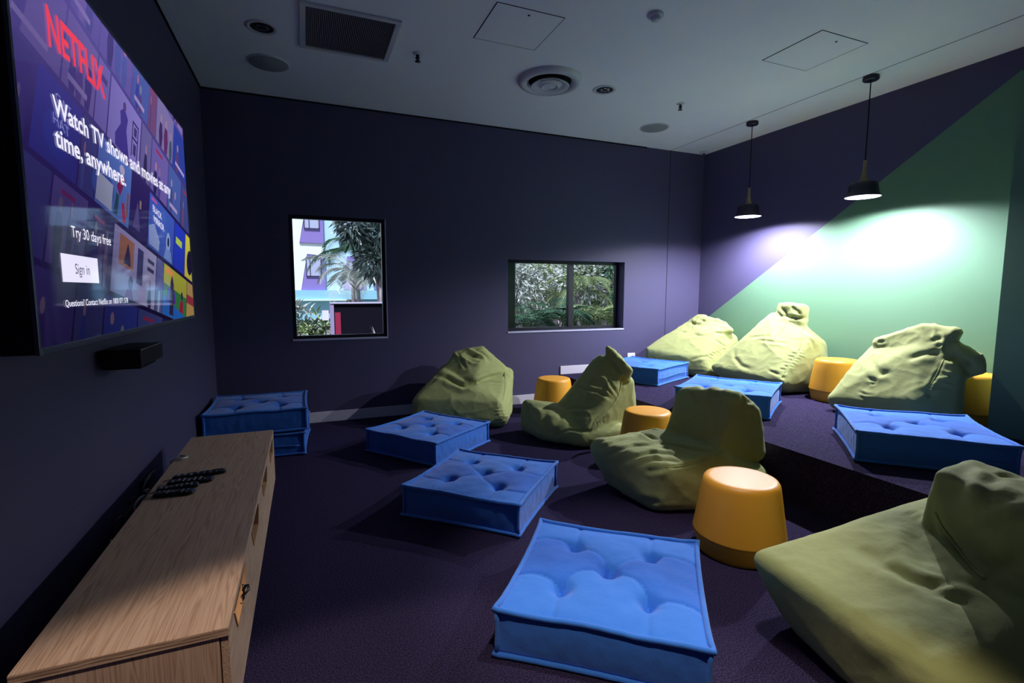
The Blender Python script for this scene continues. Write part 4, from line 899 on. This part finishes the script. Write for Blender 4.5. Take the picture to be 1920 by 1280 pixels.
tile(2, .79, 1.27, (196, 196, 44), [('p', (60, 140, 60), [(0, .38), (1, .42), (1, .86), (0, .62)]), ('p', (40, 120, 220), [(0, .62), (1, .86), (1, 1), (0, 1)]), ('p', (96, 40, 170), [(.12, .72), (.16, .45), (.44, .42), (.5, .66), (.4, .74)]), ('p', (50, 40, 70), [(.26, .95), (.26, .3), (.32, .12), (.40, .3), (.42, .95)]), ('p', (170, 40, 60), [(.66, .8), (.70, .55), (.84, .55), (.86, .8)]), ('e', (70, 50, 60), (.77, .44, .05, .1))])
tile(2, 1.28, 1.6, (210, 170, 90), [('r', (180, 60, 60), (0, .3, 1, .5))])
for (pt, no) in (((0, TY0+e, 0), (0, -1, 0)), ((0, TY1-e, 0), (0, 1, 0)), ((0, 0, TZ0+e+.006), (0, 0, -1)), ((0, 0, TZ1-e), (0, 0, 1))):
    bmesh.ops.bisect_plane(p.bm, geom=p.bm.verts[:]+p.bm.edges[:]+p.bm.faces[:], plane_co=pt, plane_no=no, clear_outer=True)
for f in p.bm.faces:
    if f.normal.x < 0: f.normal_flip()
scr = obj('screen', p.bm, M['pic'], tv, False, 'glowing purple screen with rows of tilted posters')
def text(s, name, mt, y0, y1, zb, cap, x, parent, bold=0, slant=None, arc=0, ch='H', tilt=0):
    """lettering standing on the plane x, from y0 to y1, baseline zb, capital height cap"""
    cu = bpy.data.curves.new('txt', 'FONT'); cu.body = s; cu.offset = bold; cu.size = 1
    o = bpy.data.objects.new('txt', cu); COL.objects.link(o)
    me = bpy.data.meshes.new_from_object(o.evaluated_get(bpy.context.evaluated_depsgraph_get()))
    cu.body = ch; bpy.context.view_layer.update()
    mh = bpy.data.meshes.new_from_object(o.evaluated_get(bpy.context.evaluated_depsgraph_get()))
    hh = max(v.co.y for v in mh.vertices)-min(v.co.y for v in mh.vertices); hb = min(v.co.y for v in mh.vertices)
    bpy.data.objects.remove(o); bpy.data.meshes.remove(mh)
    xs_ = [v.co.x for v in me.vertices]; a, b = min(xs_), max(xs_)
    for v in me.vertices:
        u = (v.co.x-a)/(b-a); q = (v.co.y-hb)/hh
        z = zb+q*cap
        if arc and q < .5: z += arc*(1-(2*u-1)**2)*(1-q*2 if q > 0 else 1)
        v.co = (x, y0+u*(y1-y0)+tilt*q*cap, z+(RV[1]*u*(y1-y0) if slant else 0))
    me.update()
    for pl in me.polygons:
        if pl.normal.x < 0: pl.flip()
    return obj(name, me, mt, parent, False)
M['t_red'] = screen_mat('screen_red', col=(.85, .05, .09)); M['t_white'] = screen_mat('screen_white', col=(.86, .84, 1), es=1.0)
M['t_dark'] = screen_mat('screen_dark', col=(.05, .04, .09)); M['t_dim'] = screen_mat('screen_dim', col=(.20, .20, .5)); M['t_btn'] = screen_mat('screen_button', col=(.80, .76, 1))
xt = TX+.0030
text('NETFLIX', 'lettering', M['t_red'], 1.82, 2.245, 2.043, .112, xt, scr, .02, arc=.014)
text('Watch TV shows and movies at any', 'lettering', M['t_white'], 1.812, 3.125, 1.862, .054, xt, scr, .022)
text('time, anywhere.', 'lettering', M['t_white'], 1.808, 2.402, 1.776, .054, xt, scr, .022)
text('Try 30 days free', 'lettering', M['t_white'], 1.862, 2.185, 1.533, .032, xt, scr, .004)
obj('sign_in_button', B((xt-.0014, 1.782, 1.400), (xt-.0006, 2.048, 1.480)), M['t_btn'], scr, False)
text('Sign in', 'lettering', M['t_dark'], 1.868, 1.975, 1.425, .030, xt, scr, 0)
text('Questions? Contact Netflix on 1800 071 578', 'lettering', M['t_white'], 1.782, 2.322, 1.330, .019, xt, scr, .006)
xp = TX+.0026
def tt(s, mt, row, a, b, t0, cap, bold=0): 
    y, z = LP(row, a, t0); text(s, 'lettering', mt, y, y+(b-a), z-cap, cap, xp, scr, bold, slant=1)
tt('CAT', M['t_dim'], 1, -.38, -.28, .14, .028); tt('in the', M['t_dim'], 1, -.37, -.29, .30, .014); tt('HAT', M['t_dim'], 1, -.38, -.28, .40, .030)
tt('BLACK', M['t_white'], 1, .56, .70, .18, .030); tt('MIRROR', M['t_white'], 1, .58, .75, .36, .030)
tt('NETFLIX', M['t_red'], 2, .82, .96, .06, .024, .01); tt('NETFLIX', M['t_red'], 1, .54, .62, .05, .014, .01)

# ------------------------------------------------------------------ outside
def ext(o, lb, cat, group=None): return tag(o, lb, cat, group)
struct('ground_outside', B((-12, D+T, -.3), (22, 60, -.02)), noisy(mat('ground_soil', (.16, .17, .13), .95), (.16, .17, .13), .3, 3), label='planted ground outside the windows')
# apartment building across the courtyard
bd = empty('apartment_building', (2, 22, 0), 0, 'pale and light blue apartment building with purple bays seen through the tall window', 'building')
def bp(name, bm, mt, lb=None, par=None):
    o = obj(name, bm, mt, par or bd, False)
    if par is None: o.matrix_parent_inverse = Matrix.Translation((-2, -22, 0))
    if lb: o['label'] = lb
    return o
def colmat(name, c, r=.7): return noisy(mat(name, c, r), c, .05, 2)
mB = colmat('cladding_light_blue', (.42, .66, .80)); mW_ = colmat('cladding_mint_white', (.74, .86, .82)); mP = colmat('cladding_purple', (.22, .17, .46))
mT = colmat('cladding_teal', (.24, .50, .62)); mD = colmat('render_dark', (.03, .03, .045)); mL = mat('window_line', (.05, .04, .10), .4); mG = mat('facade_glass', (.40, .44, .60), .15)
bp('wall', B((-8, 22, -.02), (14, 28, 9)), mB)
bp('wall_panel', prism(bmesh.new(), [(-8, 1.40), (.69, 1.40), (.96, 2.85), (1.60, 2.80), (1.60, 3.28), (.69, 3.28), (.95, 4.6), (.95, 9), (-8, 9)], 'y', 21.90, 22), mW_, 'mint white cladding panel')
def bay(pts, win, splits):
    b = bp('window_bay', prism(bmesh.new(), pts, 'y', 21.84, 22.0), mP, 'purple angular bay')
    x0, z0, x1, z1 = win
    bp('pane', B((x0, 21.81, z0), (x1, 21.84, z1)), mG, None, b)
    bm = bmesh.new()
    for (a, c, d, e_) in ((x0, z0, x1, z0+.03), (x0, z1-.03, x1, z1), (x0, z0, x0+.03, z1), (x1-.03, z0, x1, z1)): box(bm, (a, 21.79, c), (d, 21.83, e_))
    for sx in splits: box(bm, (sx, 21.79, z0), (sx+.03, 21.83, z1))
    bp('window_frame', bm, mL, None, b)
bay([(.69, 3.29), (1.60, 3.28), (1.60, 5.2), (1.15, 5.2)], (.88, 3.84, 1.46, 4.9), (1.06,))
bay([(.70, 1.40), (1.62, 1.40), (1.62, 2.80), (.97, 2.80)], (.90, 1.95, 1.48, 2.72), (1.04,))
bay([(2.18, 3.38), (3.1, 3.36), (3.1, 5.2), (2.5, 5.2)], (2.32, 3.80, 2.9, 4.8), (2.5,))
bay([(2.3, 1.42), (3.2, 1.42), (3.2, 2.8), (2.5, 2.8)], (2.5, 1.95, 3.0, 2.6), (2.7,))
bay([(3.55, 1.42), (4.5, 1.42), (4.5, 2.9), (3.8, 2.9)], (3.75, 1.95, 4.3, 2.7), (4.0,))
bay([(3.9, 3.35), (4.8, 3.35), (4.8, 5.2), (4.2, 5.2)], (4.05, 3.8, 4.6, 4.8), (4.3,))
bp('base_band', B((-8, 21.7, 1.02), (14, 22, 1.40)), mT, 'teal base band'); bp('base_ledge', B((-8, 21.6, .98), (2.41, 22, 1.02)), mW_, 'pale ledge')
bp('base_wall', B((-8, 21.85, -.02), (14, 22, .98)), mT); bp('base_opening', B((2.41, 21.8, .6), (2.95, 21.86, .98)), mD, 'dark opening')

def frond(bm, base, direc, up0, L, nl, ll, lw, droop, rnd, fold=.5, mi=0):
    """one feather leaf: arching rib with blade pairs"""
    d = Vector(direc).normalized(); p = Vector(base); rise = up0; pts = [p.copy()]; N = 14
    for i in range(N):
        p = p+(d*math.cos(rise)+Vector((0, 0, 1))*math.sin(rise))*L/N; rise -= droop/N; pts.append(p.copy())
    tube(bm, pts, L*.008+.003, 5, taper=[1-.8*i/N for i in range(N+1)])
    side = d.cross(Vector((0, 0, 1))).normalized()
    for i in range(nl):
        t = .12+.88*i/(nl-1); f = t*N; k = min(N-1, int(f)); q = pts[k].lerp(pts[k+1], f-k); tan = (pts[k+1]-pts[k]).normalized(); nrm = side.cross(tan)
        l2 = ll*math.sin(math.pi*(.12+.80*t))**.7*(.85+.3*rnd.random())
        for s in (-1, 1):
            o = (side*s*.86+tan*(.45+.3*t)-Vector((0, 0, 1))*fold*(.3+.5*rnd.random())).normalized()
            wv = tan*lw; mid = q+o*l2*.5+nrm*l2*.06; tip = q+o*l2-Vector((0, 0, 1))*l2*.18*fold
            vs = [bm.verts.new(v) for v in (q-wv*.4, q+wv*.4, mid+wv*.55, tip, mid-wv*.55)]
            f_ = bm.faces.new(vs)
def leafmat(name, c):
    mt = mat(name, c, .32, spec=.6); t = NT(mt); cc = coord(t)
    n = t.n('ShaderNodeTexNoise', i_Scale=2.5, i_Detail=3.); t.l(cc, n.inputs['Vector'])
    mx = t.n('ShaderNodeMix', data_type='RGBA'); mx.inputs[6].default_value = (c[0]*.45, c[1]*.5, c[2]*.6, 1); mx.inputs[7].default_value = (min(1, c[0]*1.8), min(1, c[1]*1.55), min(1, c[2]*1.6), 1)
    t.l(n.outputs[0], mx.inputs[0]); t.l(mx.outputs[2], t.b.inputs['Base Color'])
    t.b.inputs['Subsurface Weight'].default_value = 0
    return mt
LM = [leafmat('leaf_deep', (.06, .15, .08)), leafmat('leaf_fresh', (.20, .30, .12)), leafmat('leaf_silver', (.32, .40, .34)), leafmat('leaf_dark', (.05, .09, .075))]
bark = noisy(mat('palm_bark', (.34, .30, .32), .9), (.34, .30, .32), .25, 12)
def palm(x, y, hgt, n, L, mt, lb, seed, ll=.32, tr=.06, up=(.2, 1.2), droop=1.9, nl=26, z0=-.02, lw=.028):
    r = empty('palm_tree', (x, y, z0), 0, lb, 'palm tree'); rnd = random.Random(seed)
    obj('trunk', tube(bmesh.new(), [(0, 0, 0), (.02, 0, hgt*.3), (-.01, .0, hgt*.7), (0, 0, hgt)], tr, 10, taper=[1.3, 1, .9, .8]), bark, r)
    bm = bmesh.new()
    for i in range(n):
        a = i*2.4+rnd.random()*.5; u = up[0]+(up[1]-up[0])*rnd.random()
        frond(bm, (0, 0, hgt), (math.cos(a), math.sin(a), 0), u, L*(.8+.4*rnd.random()), nl, ll, lw, droop*(.8+.4*rnd.random()), rnd)
    obj('crown', bm, mt, r, False); return r
palm(2.03, 14, 1.85, 14, 1.25, LM[2], 'pale feathery palm tree left of its pair through the tall window', 3, ll=.36, lw=.013, nl=34)
palm(2.22, 14.8, 2.5, 13, 1.35, LM[0], 'darker palm tree right of its pair through the tall window', 5, ll=.36, lw=.014, nl=34)
def leaf_mass(bm, c, rad, n, size, rnd, spread=1.0, droop=.3):
    for i in range(n):
        v = Vector((rnd.gauss(0, 1), rnd.gauss(0, 1), rnd.gauss(0, 1))).normalized()
        rr = rnd.random()**.33
        q = Vector(c)+Vector((v.x*rad[0], v.y*rad[1], v.z*rad[2]))*rr
        d = (v+Vector((rnd.gauss(0, .6), rnd.gauss(0, .6), rnd.gauss(0, .5)-droop))).normalized(); s = d.orthogonal().normalized()
        s = (s*math.cos(i)+d.cross(s)*math.sin(i)); l = size*(.6+.8*rnd.random()); w_ = l*.16*spread
        vs = [bm.verts.new(u) for u in (q, q+d*l*.45+s*w_, q+d*l-Vector((0, 0, l*.15)), q+d*l*.45-s*w_)]
        bm.faces.new(vs)
def tree(x, y, hgt, rad, n, size, mt, lb, seed, cz=None, z0=-.02, spread=1.0, name='tree', cat='tree', tr=.07):
    r = empty(name, (x, y, z0), 0, lb, cat); rnd = random.Random(seed)
    stem = tube(bmesh.new(), [(0, 0, 0), (.03, 0, hgt*.5), (0, .02, hgt)], tr, 9); 
    for k in range(4):
        a = k*1.7; tube(stem, [(0, 0, hgt*.75), (rad[0]*.4*math.cos(a), rad[1]*.4*math.sin(a), hgt+rad[2]*.25)], tr*.4, 6)
    obj('trunk', stem, bark, r)
    bm = bmesh.new()
    for k in range(9):
        o = Vector((rnd.gauss(0, .42)*rad[0], rnd.gauss(0, .42)*rad[1], rnd.gauss(0, .42)*rad[2]))
        leaf_mass(bm, Vector((0, 0, cz if cz else hgt))+o, tuple(v*.55 for v in rad), n//9, size, rnd, spread)
    obj('foliage', bm, mt, r, False); return r
tree(2.30, 11, 1.9, (.55, .6, .78), 1900, .20, LM[3], 'dark drooping tree at the right side of the tall window view', 8, cz=2.45)
tree(2.95, 11.6, 3.6, (.5, .5, .4), 500, .2, LM[3], 'tall dark tree standing beyond the right jamb of the tall window', 9, cz=3.6)
def shrub(x, y, hgt, rad, n, size, mt, lb, seed, z0=-.02):
    r = empty('shrub', (x, y, z0), 0, lb, 'shrub', None); rnd = random.Random(seed); st = bmesh.new()
    for k in range(5):
        a = k*1.3; tube(st, [(0, 0, 0), (.3*rad*math.cos(a), .3*rad*math.sin(a), hgt*.6)], .012, 5)
    obj('stems', st, bark, r); bm = bmesh.new()
    for k in range(int(n/14)):
        a = rnd.random()*6.28; q = rad*rnd.random()**.5; c = Vector((q*math.cos(a), q*math.sin(a), hgt*(.15+.85*rnd.random()*(1-.3*q/rad))))
        for i in range(14):
            b = i*.449; el = rnd.random()*1.1
            d = Vector((math.cos(b)*math.cos(el), math.sin(b)*math.cos(el), math.sin(el))); s = d.cross(Vector((0, 0, 1))).normalized(); l = size*(.6+.7*rnd.random())
            bm.faces.new([bm.verts.new(v) for v in (c, c+d*l*.5+s*l*.09, c+d*l-Vector((0, 0, l*.25)), c+d*l*.5-s*l*.09)])
    obj('leaves', bm, mt, r, False); return r
shrub(.62, 9.6, 1.28, .42, 900, .26, LM[2], 'silvery green shrub at the lower left of the tall window view', 21)
shrub(1.00, 9.2, 1.08, .30, 700, .22, LM[1], 'fresh green shrub beside the dark courtyard wall', 22)
shrub(.30, 9.3, 1.05, .35, 600, .22, LM[0], 'deep green shrub behind the left jamb of the tall window', 23)
gw = empty('courtyard_wall', (1.6, 8.5, 0), 0, 'low dark courtyard wall with a red panel outside the tall window', 'wall')
def gp(name, bm, mt): o = obj(name, bm, mt, gw, False); o.matrix_parent_inverse = Matrix.Translation((-1.6, -8.5, 0)); return o
gp('wall_face', B((1.24, 8.5, -.02), (3.6, 8.62, 1.17)), noisy(mat('dark_wall', (.008, .007, .014), .9, spec=.05), (.008, .007, .014), .05))
gp('end_post', B((1.19, 8.48, -.02), (1.245, 8.64, 1.18)), colmat('mauve_post', (.34, .27, .46)))
gp('coping', B((1.19, 8.47, 1.17), (3.6, 8.66, 1.19)), colmat('pale_coping', (.5, .46, .62)))
gp('red_panel', B((1.26, 8.49, .62), (1.345, 8.51, 1.03)), colmat('red_panel', (.30, .01, .05)))
sg = empty('courtyard_sign', (1.12, 8.66, 0), 0, 'tiny white framed sign beside the courtyard wall', 'sign')
o = obj('post', B((-.01, -.01, -.02), (.01, .01, .9)), mD, sg, False); o = obj('board', B((-.05, -.03, .9), (.05, -.012, 1.06)), mat('sign_white', (.75, .75, .8), .5), sg, False)
def spiky(x, y, z, n, L, mt, lb, seed, w_=.03, el=(.2, 1.4)):
    r = empty('spiky_plant', (x, y, z), 0, lb, 'plant'); rnd = random.Random(seed); bm = bmesh.new()
    for i in range(n):
        a = i*2.4; e_ = el[0]+(el[1]-el[0])*rnd.random(); d = Vector((math.cos(a)*math.cos(e_), math.sin(a)*math.cos(e_), math.sin(e_))); s = d.cross(Vector((0, 0, 1))).normalized(); l = L*(.7+.5*rnd.random())
        m1 = d*l*.55; tip = d*l-Vector((0, 0, l*.22))
        a0, a1, b0, b1, c0 = [bm.verts.new(v) for v in (-s*w_*.4, s*w_*.4, m1+s*w_*.5, m1-s*w_*.5, tip)]
        bm.faces.new((a0, a1, b0, b1)); bm.faces.new((b1, b0, c0))
    obj('blades', bm, mt, r, False); return r
spiky(1.80, 7.5, .45, 26, .48, LM[2], 'spiky strap leaved plant in front of the dark courtyard wall', 31)
tag(obj('planter_box', B((1.45, 7.3, -.02), (2.15, 7.7, .44)), mD), 'dark planter box under the spiky plant', 'planter')
# garden behind the sliding window
def cut_leaf_plant(x, y, z, n, L, mt, lb, seed, ll=.2, lw=.035, el=(.2, 1.2), droop=1.5, nl=14, name='split_leaf_plant'):
    r = empty(name, (x, y, -.02), 0, lb, 'plant'); rnd = random.Random(seed); bm = bmesh.new()
    for i in range(n):
        a = i*2.4+rnd.random(); e_ = el[0]+(el[1]-el[0])*rnd.random()
        frond(bm, (0, 0, z), (math.cos(a), math.sin(a), 0), e_, L*(.75+.5*rnd.random()), nl, ll, lw, droop, rnd, fold=.35)
    obj('fronds', bm, mt, r, False)
    obj('stalk', tube(bmesh.new(), [(0, 0, 0), (.02, .01, z*.6), (0, 0, z)], .03, 8), bark, r); return r
cut_leaf_plant(4.15, 7.15, .85, 15, .62, LM[0], 'deep green split leaf plant outside the left pane of the sliding window', 41, ll=.25, lw=.017, nl=13)
cut_leaf_plant(4.72, 7.35, .95, 15, .66, LM[0], 'deep green split leaf plant behind the mullion of the sliding window', 42, ll=.27, lw=.018, nl=13)
cut_leaf_plant(5.45, 7.45, .90, 14, .62, LM[1], 'yellow green split leaf plant at the right end of the sliding window', 43, ll=.24, lw=.016, nl=13)
cut_leaf_plant(3.95, 6.55, .55, 16, .50, LM[2], 'silvery fine leaved plant low in the left pane of the sliding window', 44, ll=.16, lw=.018, nl=22)
cut_leaf_plant(5.00, 6.75, .50, 14, .50, LM[1], 'fresh green fern low in the right pane of the sliding window', 45, ll=.16, lw=.02, nl=22, name='fern')
palm(6.25, 9.4, 1.4, 12, 1.0, LM[1], 'green palm beyond the right pane of the sliding window', 46, ll=.28, lw=.016)
tree(5.2, 10.2, 1.5, (1.1, .8, .9), 6000, .10, LM[2], 'pale sunlit leafy tree behind the plants of the sliding window', 47, cz=1.75)
tree(6.5, 11, 1.6, (1.2, .8, 1.0), 5000, .11, LM[1], 'fresh green leafy tree behind the right pane of the sliding window', 48, cz=1.8)
tree(7.6, 10.5, 1.6, (1.0, .8, 1.0), 1800, .18, LM[0], 'deep green leafy tree at the far right of the sliding window view', 49, cz=1.7)
hd = obj('garden_hedge', None or B((3.6, 12.2, -.02), (12, 12.8, 2.6)), noisy(mat('hedge_leaf', (.16, .24, .13), .9), (.16, .24, .13), .8, 9, 40, 1, .05)); tag(hd, 'tall clipped green hedge closing the garden behind the sliding window', 'hedge')
tag(obj('garden_post', B((3.12, 5.90, -.02), (3.31, 6.0, 2.3), .004), mat('dark_green_post', (.015, .045, .035), .5)), 'dark green post outside the left end of the sliding window', 'post')
